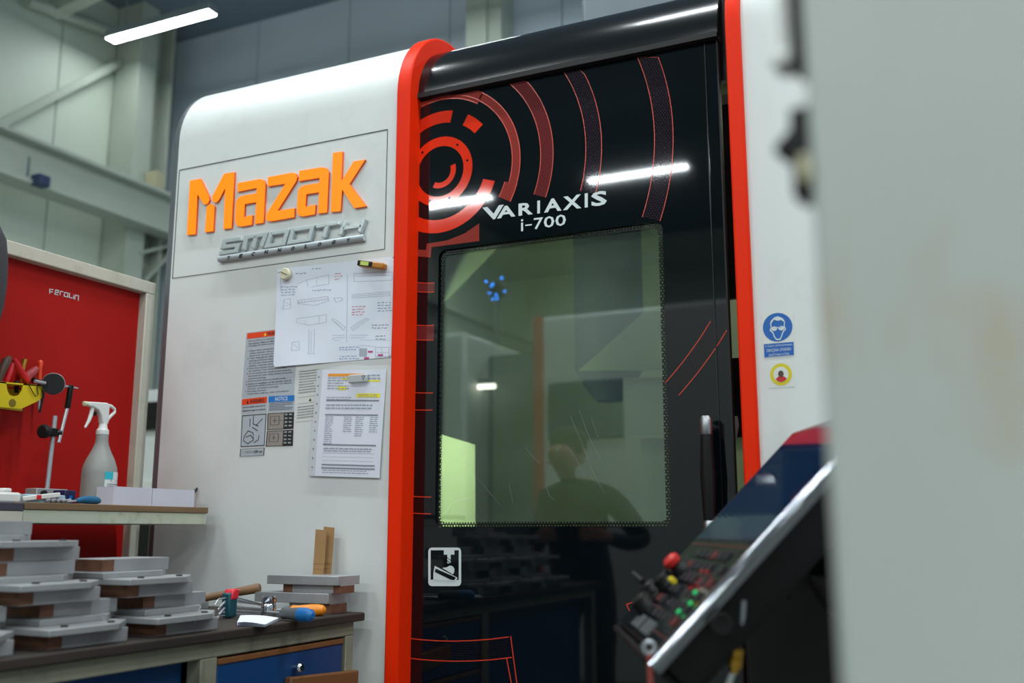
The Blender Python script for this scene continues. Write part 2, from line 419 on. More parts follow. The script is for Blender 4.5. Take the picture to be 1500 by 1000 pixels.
# ------------------------------------------------------------------ machining centre
D = 2.40; DY = 2.45
mc = thing('machining_center', 'large white machining centre with black sliding door and orange trims', 'machine', (-1.4, 2.4, 0))
AY, AZ, AR = 2.648, 2.4234, .248
def profile(rad, z0, a1=math.pi / 2, n=14):     # front face upwards, then round over the top
    pts = [(AY - rad, z0)]
    for i in range(n + 1):
        a = a1 * i / n; pts.append((AY - rad * math.cos(a), AZ + rad * math.sin(a)))
    return pts
def sweep(x0, x1, outer, inner):
    b = MB(); n = len(outer); P = outer + inner[::-1]
    vs = [(x0, y, z) for y, z in P] + [(x1, y, z) for y, z in P]; K = len(P)
    fs = [(i, i + 1, K + i + 1, K + i) for i in range(K - 1)] + [(K - 1, 0, K, 2 * K - 1)]
    for i in range(n - 1):
        j = K - 1 - i
        fs += [(i, i + 1, j - 1, j), (K + i + 1, K + i, K + j, K + j - 1)]
    return b.add(vs, fs)
XL = onY(237, 605, D).x; XTL0, XTL1 = -1.503, -1.458; XTR0, XTR1 = -.524, -.486
# left panel: front sheet, rounded top, flat roof
pr = profile(AR, .12); sweep(XL, XTL0, pr + [(4.6, AZ + AR)], [(y + .012 if i < 3 else y, z - .012 if i > 2 else z) for i, (y, z) in enumerate(profile(AR - .012, .12))] + [(4.6, AZ + AR - .012)]).build('left_panel', 'machine_white', mc)
# rounded corner strip at the left end
er = .028
b = MB(); cols = []
for (y, z), (ny, nz) in zip(profile(AR, .12) + [(4.6, AZ + AR)], [(-1, 0)] + [(-math.cos(math.pi / 2 * i / 14), math.sin(math.pi / 2 * i / 14)) for i in range(15)] + [(0, 1)]):
    cols.append([V((XL - er * math.sin(a), y - ny * .007 * (1 - math.cos(a)), z - nz * .007 * (1 - math.cos(a)))) for a in [math.pi / 2 * j / 6 for j in range(7)]])
for c0, c1 in zip(cols, cols[1:]): b.strip(c0, c1)
b.build('corner_strip', 'edge_metal', mc)
MB().box(XL - er, XL - er + .01, 2.42, 4.6, .12, AZ).box(XL - er, XL - er + .01, AY, 4.6, AZ, AZ + AR - .01).build('end_panel', 'machine_white', mc)
# orange trims with arched tops
for x0, x1 in ((XTL0, XTL1), (XTR0, XTR1)):
    sweep(x0, x1, profile(.262, .12, R(128), 20), profile(.19, .12, R(128), 20)).build('orange_trim', 'orange_paint', mc, bevel=.005)
# black rounded cover above the door
sz = onY(617, 144.4, DY).z
sweep(XTL1 - .002, -.555, profile(.214, sz + .008, R(95), 18), profile(.2, sz + .008, R(95), 18)).build('roller_cover', 'cover_black', mc)
MB().box(XTL1 - .002, -.555, 2.43, 2.47, sz - .006, sz + .009).build('cover_seal', 'black_rubber', mc)
MB().box(-.6, XTR0, 2.5, 2.53, sz - .1, AZ + .2).build('cover_end', 'black_plastic', mc)
MB().box(XTL1 - .03, XTR1, AY, 4.6, AZ + .12, AZ + .18).build('roof_plate', 'cover_black', mc)
# right panel
sweep(XTR1, .95, pr + [(4.6, AZ + AR)], profile(AR - .012, .12) + [(4.6, AZ + AR - .012)]).build('right_panel', 'machine_white', mc)
MB().box(XL, .95, 2.42, 4.6, .02, .12).build('plinth', 'black_plastic', mc)
# box on the roof behind the cover
a = onY(850, 30, 3.1)
rb = MB().box(a.x, a.x + 1.2, 3.1, 3.7, AZ + AR + .0, a.z + .13).build('roof_box', 'dark_paint_and_shade', mc, bevel=.02)
# nameplate outline
b = MB()
plate = [onY(262.8, 249.6, D - .001), onY(567.5, 189, D - .001), onY(563.4, 364.7, D - .001), onY(252.5, 407.4, D - .001)]
x0 = (plate[0].x + plate[3].x) / 2; x1 = (plate[1].x + plate[2].x) / 2; z1 = (plate[0].z + plate[1].z) / 2; z0 = (plate[2].z + plate[3].z) / 2
for u0, u1, v0, v1 in ((x0, x1, z0 - .0012, z0 + .0008), (x0, x1, z1 - .0015, z1 + .0015), (x0 - .0015, x0 + .001, z0, z1), (x1 - .001, x1 + .001, z0, z1)):
    b.box(u0, u1, D - .0008, D, v0, v1)
b.build('nameplate_seam', 'seam', mc)
# big logo letters, traced in the plane of the plate
def zp(u, v): q = onY(240 + u / 4.168, 180 + v / 4.168, D); return q
LET = [
 [(170,357),(235,345),(286,452),(289,475),(280,497),(264,503),(250,495),(216,438),(204,683),(152,688)],
 [(272,522),(280,506),(296,499),(312,503),(320,514),(312,665),(262,671)],
 [(378,315),(442,304),(424,646),(374,652),(385,402),(347,474),(333,489),(316,489),(306,476),(305,455)],
 [(462,372),(595,347),(620,353),(631,376),(619,613),(566,621),(575,488),(505,500),(499,580),(520,577),(522,571),(551,567),(548,625),(480,637),(455,629),(445,600),(450,492),(460,466),(485,450),(575,434),(578,402),(460,425)],
 [(645,336),(795,308),(817,315),(825,336),(818,360),(704,541),(808,524),(806,580),(662,605),(640,599),(633,580),(640,555),(752,376),(645,392)],
 [(836,298),(975,275),(1003,282),(1017,305),(1006,550),(950,558),(958,428),(880,440),(874,515),(905,512),(907,508),(936,503),(932,562),(860,575),(832,568),(822,545),(828,425),(838,401),(860,388),(960,370),(962,340),(834,360)],
 [(1042,188),(1101,180),(1094,360),(1168,240),(1239,229),(1143,378),(1245,513),(1172,525),(1098,410),(1088,543),(1029,548)]]
lg = MB().poly([zp(150, 690) + V((0, .004, 0)), zp(1246, 545) + V((0, .004, 0)), zp(1246, 546) + V((0, .004, 0))]).build('logo_base', 'logo_edge', mc)
lg['label'] = 'raised glowing orange Mazak lettering'
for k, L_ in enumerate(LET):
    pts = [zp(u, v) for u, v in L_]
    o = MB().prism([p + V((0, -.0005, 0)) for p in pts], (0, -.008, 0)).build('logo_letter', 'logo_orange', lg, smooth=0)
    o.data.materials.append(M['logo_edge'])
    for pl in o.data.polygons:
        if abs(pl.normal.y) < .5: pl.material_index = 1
# chrome badge
def bp_(u, v, d): q = zp(u, v); return V((q.x, D - .004 - d, q.z))
bar = MB().tube([bp_(350, 836, .004), bp_(1235, 703, .004)], .0105, 14).build('badge_bar', 'badge_plate', mc)
for nm, st in (('S', [[(492, 713), (392, 728), (379, 765), (472, 752), (458, 788), (356, 804)]]),
           ('M', [[(503, 782), (522, 706), (640, 688), (612, 765)], [(582, 697), (560, 773)]]),
           ('O', [[(672, 683), (772, 667), (748, 744), (645, 760), (672, 683)]]),
           ('O', [[(806, 661), (925, 643), (902, 719), (784, 738), (806, 661)]]),
           ('T', [[(945, 641), (1090, 617)], [(1016, 630), (990, 708)]]),
           ('H', [[(1125, 606), (1092, 692)], [(1108, 653), (1226, 634)], [(1240, 592), (1208, 676)]])):
    b = MB()
    for s_ in st: b.stroke(s_, 25, bp_, .012)
    b.build('badge_letter', 'badge_silver', bar, smooth=0, bevel=.0025)
for ch, u, v in zip('TECHNOLOGY', (420, 495, 570, 650, 730, 812, 893, 975, 1060, 1147), (822, 809, 798, 785, 774, 764, 751, 739, 727, 715)):
    c = bp_(u, v + 5, .0158) + V((0, 0, -.0035)); h = .0066; wd = .0062 if ch not in 'L' else .0055; sk = .002
    b = MB(); fit_text(b, ch, c + V((-wd - sk, 0, -h)), c + V((wd - sk, 0, -h)), c + V((wd + sk, 0, h)), c + V((-wd + sk, 0, h)), bold=.05)
    b.build('badge_character', 'ink_black', bar, smooth=0)

# ---- door
GC = (-1.387, 2.184)
DX0, DX1, DZ0, DZ1 = XTL1 - .03, -.562, .2, sz - .008
WX0, WX1 = onY(637, 772, DY).x, onY(983, 771, DY).x; WZ0 = onY(800, 772, DY).z; WZ1 = onY(973, 323, DY).z
def rrect(x0, x1, z0, z1, r, n=6):
    pts = []
    for cx, cz, a0 in ((x1 - r, z1 - r, 0), (x0 + r, z1 - r, 90), (x0 + r, z0 + r, 180), (x1 - r, z0 + r, 270)):
        for i in range(n + 1):
            a = R(a0 + 90 * i / n); pts.append((cx + r * math.cos(a), cz + r * math.sin(a)))
    return pts
inner = rrect(WX0, WX1, WZ0, WZ1, .022)
b = MB(); n = len(inner)
oc = [(DX1, DZ1), (DX0, DZ1), (DX0, DZ0), (DX1, DZ0)]
for y in (DY, DY + .025):
    o = len(b.v); b.v += [V((x, y, z)) for x, z in inner] + [V((x, y, z)) for x, z in oc]
    for i in range(n):
        c = i // 7; j = (i + 1) % n
        if i % 7 == 6: b.f.append([o + i, o + j, o + n + (c + 1) % 4, o + n + c])
        else: b.f.append([o + i, o + j, o + n + c])
K = n + 4
for i in range(n): b.f.append([i, (i + 1) % n, K + (i + 1) % n, K + i])
for i in range(4): b.f.append([n + i, n + (i + 1) % 4, K + n + (i + 1) % 4, K + n + i])
door = b.build('door', 'door_black', mc, smooth=20)
tag(door, 'black glossy sliding door with red ring graphics and large window')
MB().box(WX0 - .03, WX1 + .03, DY + .012, DY + .018, WZ0 - .03, WZ1 + .03).build('window_glass', 'door_glass', door)
# honeycomb printed border
b = MB(); i2 = rrect(WX0 + .014, WX1 - .014, WZ0 + .014, WZ1 - .014, .012)
b.add([(x, DY + .008, z) for x, z in inner] + [(x, DY + .008, z) for x, z in i2], [(i, (i + 1) % n, n + (i + 1) % n, n + i) for i in range(n)])
b.build('window_border', 'fringe_print', door)
# edge profile along the right of the door
MB().box(DX1 - .032, DX1 - .029, DY - .003, DY, DZ0, DZ1).build('door_edge_strip', 'cover_black', door)
MB().box(DX1, DX1 + .004, DY - .002, DY + .02, DZ0, DZ1).build('door_edge_seal', 'black_rubber', door)
eps = DY - .0006
def arc_band(b, r0, r1, a0, a1, y=eps, n=None):
    n = n or max(6, int(abs(a1 - a0) / 2.5))
    A = []; B = []
    for i in range(n + 1):
        a = R(a0 + (a1 - a0) * i / n)
        lim = (DZ1 - .003 - GC[1]) / math.sin(a) if math.sin(a) > .05 else 9
        ra, rb_ = min(r0, lim), min(r1, lim)
        A.append((GC[0] + ra * math.cos(a), y, GC[1] + ra * math.sin(a))); B.append((GC[0] + rb_ * math.cos(a), y, GC[1] + rb_ * math.sin(a)))
    b.strip(A, B); return b
def ring(name, mat, r0, r1, a0, a1, line=None):
    o = arc_band(MB(), r0, r1, a0, a1).build(name, mat, door, smooth=0)
    if line:
        b = MB(); t = line; y = eps - .0004
        arc_band(b, r0, r0 + t, a0, a1, y); arc_band(b, r1 - t, r1, a0, a1, y)
        b.build('graphic_outline', 'ring_line', door, smooth=0)
    return o
ring('graphic_ring', 'ring_solid', .077, .106, -180, 180)
ring('graphic_ring', 'ring_solid', .035, .052, -118, 18)
lims = lambda r: math.degrees(math.acos(max(-1, min(1, (DX0 + .02 - GC[0]) / r))))
ring('graphic_ring', 'ring_solid', .149, .186, 77.8, lims(.149))
ring('graphic_ring', 'ring_solid', .149, .184, 41, 60.6)
ring('graphic_ring', 'ring_solid', .148, .187, -lims(.16), -17.8)
# translucent outer bands (cut at the door's top edge)
def top_a(r): return math.degrees(math.asin(min(1, (DZ1 - .004 - GC[1]) / r)))
ring('graphic_band', 'tone_bright', .222, .236, 57, 108, .003)
b = MB(); arc = []
for i in range(30):
    a = R(57 + 51 * i / 29); z = min(DZ1 - .003, GC[1] + .26 * math.sin(a)); arc.append(((GC[0] + .26 * math.cos(a), eps, z), (GC[0] + .234 * math.cos(a), eps, GC[1] + .234 * math.sin(a))))
b.strip([p[0] for p in arc], [p[1] for p in arc]); b.build('graphic_band', 'tone_bright', door, smooth=0)
ring('graphic_band', 'tone_bright', .232, .259, -17, 58, .0026)
ring('graphic_band', 'tone_bright', .218, .26, -29, -17, .0026)
ring('graphic_band', 'tone_mid', .32, .36, -21, top_a(.32), .0022)
ring('graphic_band', 'tone_dim', .455, .503, -16, top_a(.455), .002)
ring('graphic_band', 'tone_dim', .65, .703, -20, top_a(.65), .002)
ring('graphic_band', 'tone_dark', .938, .988, -45.2, -33.5, .0022)
# wedge under the lower ring, beside the window corner
wpts = [(702, 327), (702, 353), (697, 353.5), (632, 362), (631, 377), (607, 375), (607, 365), (624, 366), (625, 357), (655, 352), (680, 342)]
o = MB().poly([onY(x, y, eps) for x, y in wpts]).build('graphic_band', 'tone_bright', door, smooth=0)
for r0, r1 in ((.334, .363), (.458, .503), (.652, .703), (.942, .99)):
    a0 = -math.degrees(math.acos((DX0 + .02 - GC[0]) / r0)); a1 = -math.degrees(math.acos(max(-1, (WX0 - .012 - GC[0]) / r1)))
    ring('graphic_band', 'tone_mid' if r0 < .6 else 'tone_dark', r0, r1, a0, a1, .0024)
ring('graphic_band', 'tone_dark', 1.323, 1.377, -94.2, -80.3, .0026)
b = MB()
for pts in ([(748, 931), (752, 962), (757, 1000), (768, 1090)], [(742, 963), (749, 1000), (760, 1090)], [(955, 870), (918, 885), (927, 905), (950, 960)]):
    q = [onY(x, y, eps - .0004) for x, y in pts]
    b.stroke([(p.x, p.z) for p in q], .003, lambda u, v, d: V((u, eps - .0004 - d, v)), .0001)
b.build('graphic_outline', 'ring_line', door, smooth=0)['kind'] = 'stuff'
# small dark studs on the solid ring
b = MB()
for a in (52, 12, -70, -112, 132): b.lathe((GC[0] + .0915 * math.cos(R(a)), eps, GC[1] + .0915 * math.sin(R(a))), (0, -1, 0), [(.0035, 0), (.0035, .001)], 10)
b.build('graphic_stud', 'door_black', door)
# lettering
def dq(px): return [onY(x, y, eps - .0005) for x, y in px]
b = MB(); fit_text(b, 'V', *dq([(708, 323), (739.5, 319), (738, 299.5), (706.5, 304)]), bold=.03)
for ch, xa, xb in (('A', 728, 755), ('R', 759.5, 780.5), ('I', 787, 791), ('A', 797, 822.5), ('X', 824.5, 851.5), ('I', 856.5, 861), ('S', 866, 889)):
    yb = lambda x: 316.8 - (x - 754) * .125; yt = lambda x: 299.2 - (x - 754) * .155
    fit_text(b, ch, *dq([(xa, yb(xa)), (xb, yb(xb)), (xb, yt(xb)), (xa, yt(xa))]), bold=.03)
b.build('door_lettering', 'print_white', door, smooth=0)
b = MB()
for ch, xa, xb, ya, yb_ in (('i', 763, 766.5, 338.7, 321), ('-', 769.5, 779, 331, 329), ('7', 782, 795.5, 336, 319.5), ('0', 796.5, 812, 334, 317.3), ('0', 813.5, 829, 331.7, 315)):
    s = -.115 * (xb - xa)
    fit_text(b, ch, *dq([(xa, ya), (xb, ya + s), (xb, yb_ + s), (xa, yb_)]), bold=.01)
b.build('door_lettering', 'print_white', door, smooth=0)
# tilting-table pictogram
def pg(u, v, d=0): q = onY(580 + u / 4.1667, 760 + v / 4.1667, eps - d); return q
b = MB(); o_ = [pg(x, y) for x, y in [(197 + 12 * 0, 195), (203, 180), (218, 174), (378, 174), (392, 180), (398, 195), (398, 388), (392, 403), (378, 409), (218, 409), (203, 403), (197, 388)]]
b.poly(o_); b.build('pictogram', 'print_white', door, smooth=0)
b = MB(); b.poly([pg(*p, .0004) for p in [(212, 190), (292, 190), (292, 217), (313, 217), (313, 270), (334, 270), (334, 217), (357, 217), (357, 190), (383, 190), (383, 370), (372, 370), (362, 378), (342, 374), (225, 368), (212, 370)]]); b.build('pictogram', 'door_black', door, smooth=0)
b = MB(); b.poly([pg(*p, .0008) for p in [(237, 285), (228, 330), (228, 372), (365, 378), (376, 358)]]); b.poly([pg(*p, .0008) for p in [(282, 298), (310, 294), (330, 283), (345, 287), (357, 303), (356, 322), (348, 338)]])
b.build('pictogram', 'print_white', door, smooth=0)
b = MB(); b.poly([pg(*p, .0012) for p in [(243, 302), (366, 356), (356, 372), (334, 370), (236, 322)]])
for k in range(2): b.poly([pg(*p, .0012) for p in [(312, 232 + 18 * k), (335, 250 + 18 * k), (335, 255 + 18 * k), (312, 237 + 18 * k)]])
b.build('pictogram', 'door_black', door, smooth=0)
# handle
hx = onY(1037, 700, DY - .06); zt_ = onY(1037, 609, DY - .06).z; zb_ = onY(1037, 786, DY - .06).z
hp = MB().tube([(hx.x, DY - .06, zb_ + .04), (hx.x, DY - .06, (zb_ + zt_) / 2), (hx.x, DY - .06, zt_ - .045)], [.0145, .0185, .0145], 16).build('door_handle', 'black_plastic', door)
for z0, z1 in ((zt_ - .045, zt_), (zb_, zb_ + .04)):
    MB().lathe((hx.x, DY - .06, z0), (0, 0, 1), [(.0145, 0), (.0155, .003), (.0155, z1 - z0 - .008), (.011, z1 - z0)], 16).build('handle_ferrule', 'brushed_steel', door)
    MB().tube([(hx.x, DY - .05, (z0 + z1) / 2), (hx.x, DY, (z0 + z1) / 2)], .009, 10).build('handle_standoff', 'brushed_steel', door)
# scratches on the glass
b = MB()
for pts in ([(835, 607), (842, 625), (855, 655), (868, 690), (885, 722)], [(848, 600), (860, 632), (872, 660), (886, 682)], [(769, 655), (780, 668), (792, 680)], [(828, 650), (842, 668), (858, 700)], [(700, 700), (718, 722), (735, 742)], [(745, 705), (752, 738)], [(642, 762), (665, 735), (690, 728)], [(800, 712), (806, 728), (812, 732)], [(866, 612), (876, 640)]):
    q = [onY(x, y, DY + .0115) for x, y in pts]
    b.stroke([(p.x, p.z) for p in q], .0004, lambda u, v, d: V((u, DY + .0115 - d, v)), .0001)
b.build('glass_scratches', 'ink_light', door, smooth=0)['kind'] = 'stuff'

# ---- machine interior seen through the glass
IY = 4.45
ib = MB(); ib.box(-2.2, .5, IY, IY + .03, .7, 2.4).build('interior_back_wall', 'liner', mc)
MB().box(-2.23, -2.2, 2.55, IY, .7, 2.4).build('interior_side_wall', 'liner', mc)
MB().box(.5, .53, 2.55, IY, .7, 2.4).build('interior_side_wall', 'liner', mc)
MB().box(-2.2, .5, 2.55, IY, .67, .7).build('interior_floor', 'liner', mc)
MB().box(-2.2, .5, 2.55, IY, 2.38, 2.4).build('interior_ceiling', 'liner', mc)
def iplate(name, mat, pts, Y, t=.012): return MB().prism([onY(x, y, Y) for x, y in pts], (0, t, 0)).build(name, mat, mc, smooth=0, bevel=.002)
iplate('guard_light_patch', 'liner', [(560, 610), (696, 651), (697, 800), (560, 800)], 3.05)
iplate('guard_light_patch', 'liner', [(846, 543), (985, 420), (1110, 420), (1110, 540)], 3.3)  # triangle plate cut to the outline of a lit wall area
iplate('guard_light_patch', 'liner', [(912, 553), (1110, 550), (1110, 634), (912, 636)], 3.35)
iplate('guard_light_patch', 'liner', [(938, 642), (1110, 640), (1110, 800), (938, 800)], 3.4)
iplate('guard_light_patch', 'liner', [(600, 340), (745, 345), (640, 452), (600, 470)], 3.2)  # wedge plate shaped after a lighter reflected patch
iplate('guard_light_patch', 'liner', [(930, 322), (1000, 318), (1000, 375)], 3.2)
# rotary table and spindle, dim in the middle
tx = -1.55
tb = MB(); tb.lathe((tx + .25, 3.35, .78), (0, 0, 1), [(.24, 0), (.24, .1), (.2, .12), (.2, .2)], 28); tb.build('rotary_table', 'dark_paint_and_shade', mc)
sp_ = MB(); sp_.lathe((tx + .3, 3.5, 1.62), (0, 0, 1), [(.05, 0), (.09, .05), (.13, .12), (.13, .75)], 24); sp_.build('spindle_head', 'dark_paint_and_shade', mc)
il = MB().box(-1.76, -1.68, 2.6, 2.655, 1.15, 1.9).box(-1.765, -1.76, 2.6, 2.73, 1.15, 1.9).box(-1.68, -1.675, 2.6, 2.73, 1.15, 1.9).box(-1.76, -1.68, 2.655, 2.73, 1.895, 1.9).build('interior_lamp_case', 'lamp_case', mc)  # unseen case; side walls added to keep lamp light off the back wall
MB().add([(-1.75, 2.657, 1.17), (-1.69, 2.657, 1.17), (-1.69, 2.657, 1.88), (-1.75, 2.657, 1.88)], [(0, 1, 2, 3)]).build('interior_lamp_tube_offscreen', 'lamp_inside', il)
il = MB().box(-1.2, -.3, 2.6, 2.66, 2.3, 2.33).build('interior_lamp_case', 'lamp_case', mc)
MB().add([(-1.15, 2.6, 2.299), (-.35, 2.6, 2.299), (-.35, 2.66, 2.299), (-1.15, 2.66, 2.299)], [(3, 2, 1, 0)]).build('interior_lamp_tube_offscreen', 'lamp_inside_top', il)
# pale jamb and dark fittings in the open gap right of the door
for ya, yb2, mt in ((524, 640, 'black_plastic'), (150, 436, 'black_plastic'), (790, 1000, 'black_plastic')):
    za, zb3 = onY(1078, ya, 2.56).z, onY(1078, yb2, 2.56).z
    MB().box(-.6, XTR0 + .01, 2.56, 2.58, zb3, za).build('door_jamb', mt, mc)
MB().tube([onY(1076, 610, 2.54), onY(1078, 622, 2.54), onY(1075, 640, 2.54)], .008, 8).build('jamb_hose', 'stick_grey', mc)

# ------------------------------------------------------------------ stickers on the machine
def quadpx(c, Y): return [onY(x, y, Y) for x, y in c]
def sheet_uv(c):      # c: tl, tr, br, bl world
    tl, tr, br, bl = c
    return lambda u, v: (bl * (1 - u) + br * u) * (1 - v) + (tl * (1 - u) + tr * u) * v
def sticker(name, corners, mat, label, Y=D - .0006):
    c = quadpx(corners, Y); o = MB().prism(c, (0, .0005, 0)).build(name, mat, mc, smooth=0); o['label'] = label
    return o, sheet_uv([p + V((0, -.0004, 0)) for p in c])
def rect(b, P, u0, v0, u1, v1): b.poly([P(u0, v0), P(u1, v0), P(u1, v1), P(u0, v1)])
def ttext(b, P, s, u0, v0, u1, v1, bold=0): fit_text(b, s, P(u0, v0), P(u1, v0), P(u1, v1), P(u0, v1), bold)
def lines(b, P, u0, v1, u1, n, dv, h=.45, seed=0):
    q = random.Random(seed)
    for i in range(n):
        v = v1 - i * dv; u = u0; e = u1 - (q.random() * .35 * (u1 - u0) if i % 3 == 2 else q.random() * .06 * (u1 - u0))
        while u < e - .01:
            wv = q.uniform(.025, .085); rect(b, P, u, v - dv * h, min(e, u + wv), v); u += wv + .012
# large warning sticker
st, P = sticker('warning_sticker', [(361, 487), (436, 478), (431, 577), (354, 583)], 'stick_grey', 'large grey safety sticker with orange warning header')
b = MB(); rect(b, P, .02, .9, .98, .985); b.build('sticker_header', 'stick_orange', st, smooth=0)
P2 = lambda u, v: P(u, v) + V((0, -.0003, 0))
b = MB(); ttext(b, P2, 'WARNING', .42, .915, .8, .97, .02)
TXT = ['Read and follow the Operator\'s Manual for', 'the machine. Failure to follow these', 'warnings can result in serious injury.', None,
       '1. Always clamp work pieces and tools so', '    clamps removed, such as wrenches, keep', '    hands from any parts of the machine.', '2. Wear safety glasses, safety shoes and', '    hearing protection when operating.', '    Do not wear loose clothing, gloves or', '    jewelry. Long hair should be tied back.',
       '3. Never place any part of your body near', '    the machine. Turn off the power first.', '4. Do not operate this machine unless all guards,', '    interlocks and other safety devices are in place', '    and functioning.', '5. Avoid excessive feeds and spindle speeds.', '6. Service or installation of this machine must be', '    performed by qualified personnel only. Turn off power', '    and lock out before servicing.', '7. Dust: keep the doors', '    closed when in gloves, clean work indoors.']
v = .875
for i, s in enumerate(TXT):
    dv = .0385
    if s: ttext(b, P, s.strip(), .1 if s.startswith(' ') else .06, v - dv * .72, min(.95, (.1 if s.startswith(' ') else .06) + .0175 * len(s)), v, .012)
    v -= dv
b.build('sticker_text', 'ink_black', st, smooth=0)
b = MB(); b.poly([P2(.36, .915), P2(.4, .915), P2(.38, .97)]); b.build('sticker_symbol', 'ink_yellow', st, smooth=0)
# small warning / notice / pictogram stickers
st, P = sticker('warning_sticker', [(354, 584), (392, 580), (391, 604), (353, 607)], 'stick_grey', 'small grey sticker with orange WARNING header and red border')
b = MB(); rect(b, P, .02, .6, .98, .97); b.build('sticker_header', 'stick_orange', st, smooth=0)
P2 = (lambda P: lambda u, v: P(u, v) + V((0, -.0003, 0)))(P)
b = MB(); ttext(b, P2, 'WARNING', .33, .65, .88, .9, .02); b.poly([P2(.2, .66), P2(.29, .66), P2(.245, .9)])
ttext(b, P, 'Use the specified coolant and oil.', .05, .36, .93, .5, .02); ttext(b, P, 'Neglecting the usage can cause burns.', .05, .14, .95, .28, .02); b.build('sticker_text', 'ink_black', st, smooth=0)
st, P = sticker('notice_sticker', [(393, 580), (432, 578), (431, 602), (392, 604)], 'stick_grey', 'small grey sticker with blue NOTICE header')
b = MB(); rect(b, P, .02, .62, .98, .98); b.build('sticker_header', 'stick_blue', st, smooth=0)
P2 = (lambda P: lambda u, v: P(u, v) + V((0, -.0003, 0)))(P)
b = MB(); ttext(b, P2, 'NOTICE', .27, .68, .74, .92, .02); b.build('sticker_title', 'print_white', st, smooth=0)
b = MB(); lines(b, P, .06, .57, .95, 5, .1, .5, 3); b.build('sticker_text', 'ink', st, smooth=0)
st, P = sticker('pictogram_sticker', [(354, 608), (391, 605), (388, 653), (352, 655)], 'stick_grey', 'grey sticker with line drawing of chuck and arrows')
b = MB()
for pts in ([(.03, .02), (.97, .02), (.97, .98), (.03, .98), (.03, .02)], [(.35, .88), (.35, .62)], [(.85, .85), (.6, .65)], [(.45, .6), (.68, .48)], [(.15, .35), (.3, .5), (.5, .42), (.52, .2), (.3, .1), (.12, .2), (.15, .35)], [(.2, .3), (.4, .36), (.5, .25)], [(.75, .35), (.72, .2), (.55, .12)], [(.48, .95), (.48, .7), (.7, .62)]):
    b.stroke(pts, .025, lambda u, v, d, P=P: P(u, v), 0)
b.build('sticker_drawing', 'ink_black', st, smooth=0)
st, P = sticker('pictogram_sticker', [(352, 657), (388, 655), (387, 667), (351, 669)], 'stick_grey', 'low grey sticker showing a spindle symbol and speed limit')
b = MB(); b.stroke([(.02, .06), (.98, .06), (.98, .94), (.02, .94), (.02, .06)], .03, lambda u, v, d, P=P: P(u, v), 0)
ttext(b, P, '< 12000 min', .46, .35, .9, .7, .02)
for pts in ([(.1, .65), (.25, .65)], [(.1, .4), (.25, .4)], [(.25, .65), (.28, .52), (.25, .4)], [(.33, .65), (.4, .65), (.42, .5), (.38, .38), (.32, .42), (.33, .65)]): b.stroke(pts, .02, lambda u, v, d, P=P: P(u, v), 0)
b.build('sticker_text', 'ink_black', st, smooth=0)
for k, cs in enumerate(([(392, 605), (431, 603), (430, 628), (391, 630)], [(391, 631), (430, 629), (429, 653), (389, 654)])):
    st, P = sticker('data_sticker', cs, 'stick_tan', ('upper', 'lower')[k] + ' tan data sticker with black table of limits')
    b = MB(); rect(b, P, .62, .04, .97, .96); b.stroke([(.02, .03), (.98, .03), (.98, .97), (.02, .97), (.02, .03)], .03, lambda u, v, d, P=P: P(u, v), 0)
    for pts in ([(.12, .3), (.12, .8), (.45, .8), (.45, .3), (.12, .3)], [(.45, .55), (.55, .55)], [(.2, .55), (.38, .55)], [(.28, .42), (.28, .7)]): b.stroke(pts, .018, lambda u, v, d, P=P: P(u, v), 0)
    b.build('sticker_drawing', 'ink_black', st, smooth=0)
    P2 = (lambda P: lambda u, v: P(u, v) + V((0, -.0003, 0)))(P)
    b = MB()
    for j in range(4):
        v = .82 - .22 * j
        ttext(b, P2, ('150', '500', '250', '700')[j], .66, v, .76, v + .1, .02); ttext(b, P2, ('mm', 'kg', 'Nm', 'mm')[j], .82, v, .93, v + .09, .02)
    b.build('sticker_values', 'print_white', st, smooth=0)
st, P = sticker('caution_sticker', [(437, 540), (472, 536), (464, 614), (433, 618)], 'stick_white', 'off-white text sticker half covered by plastic sleeve')
b = MB(); lines(b, P, .06, .95, .95, 9, .05, .4, 5); lines(b, P, .06, .28, .95, 5, .05, .4, 6); b.build('sticker_text', 'ink_grey', st, smooth=0)
b = MB(); b.poly([P(.55, .36), P(.68, .36), P(.615, .42)]); rect(b, P, .04, .45, .98, .455); rect(b, P, .04, .33, .98, .335); b.build('sticker_symbol', 'ink_black', st, smooth=0)
# eye-protection sign
st, P = sticker('safety_sign', [(1115.5, 458), (1162, 455), (1164, 521), (1119, 525)], 'stick_white', 'blue and white goggles safety sign')
def disc(b, P, cu_, cv, ru, rv, n=40): b.poly([P(cu_ + ru * math.cos(2 * math.pi * i / n), cv + rv * math.sin(2 * math.pi * i / n)) for i in range(n)])
b = MB(); disc(b, P, .49, .66, .47, .315); rect(b, P, .02, .02, .98, .31); b.build('sign_print', 'sign_blue', st, smooth=0)
P2 = (lambda P: lambda u, v: P(u, v) + V((0, -.0004, 0)))(P)
b = MB()
for k, s in enumerate(('V ČASU IZPIHOVANJA', 'OBVEZNA UPORABA', 'ZAŠČITNIH OČAL')):
    a = (.06, .1, .16)[k]; ttext(b, P2, s, a, .225 - .095 * k, 1 - a, .29 - .095 * k, 0)
face = [(.27, .78), (.29, .66), (.25, .6), (.33, .55), (.38, .45), (.44, .39), (.56, .39), (.61, .46), (.66, .55), (.74, .6), (.7, .67), (.72, .78)]
b.stroke(face, .03, lambda u, v, d, P=P2: P(u, v), 0)
b.poly([P2(*q) for q in [(.25, .74), (.3, .82), (.4, .88), (.52, .9), (.66, .85), (.75, .76), (.7, .76), (.62, .81), (.5, .8), (.38, .83), (.3, .75)]])
disc(b, P2, .38, .63, .095, .05, 16); disc(b, P2, .61, .63, .095, .05, 16); rect(b, P2, .27, .64, .73, .66)
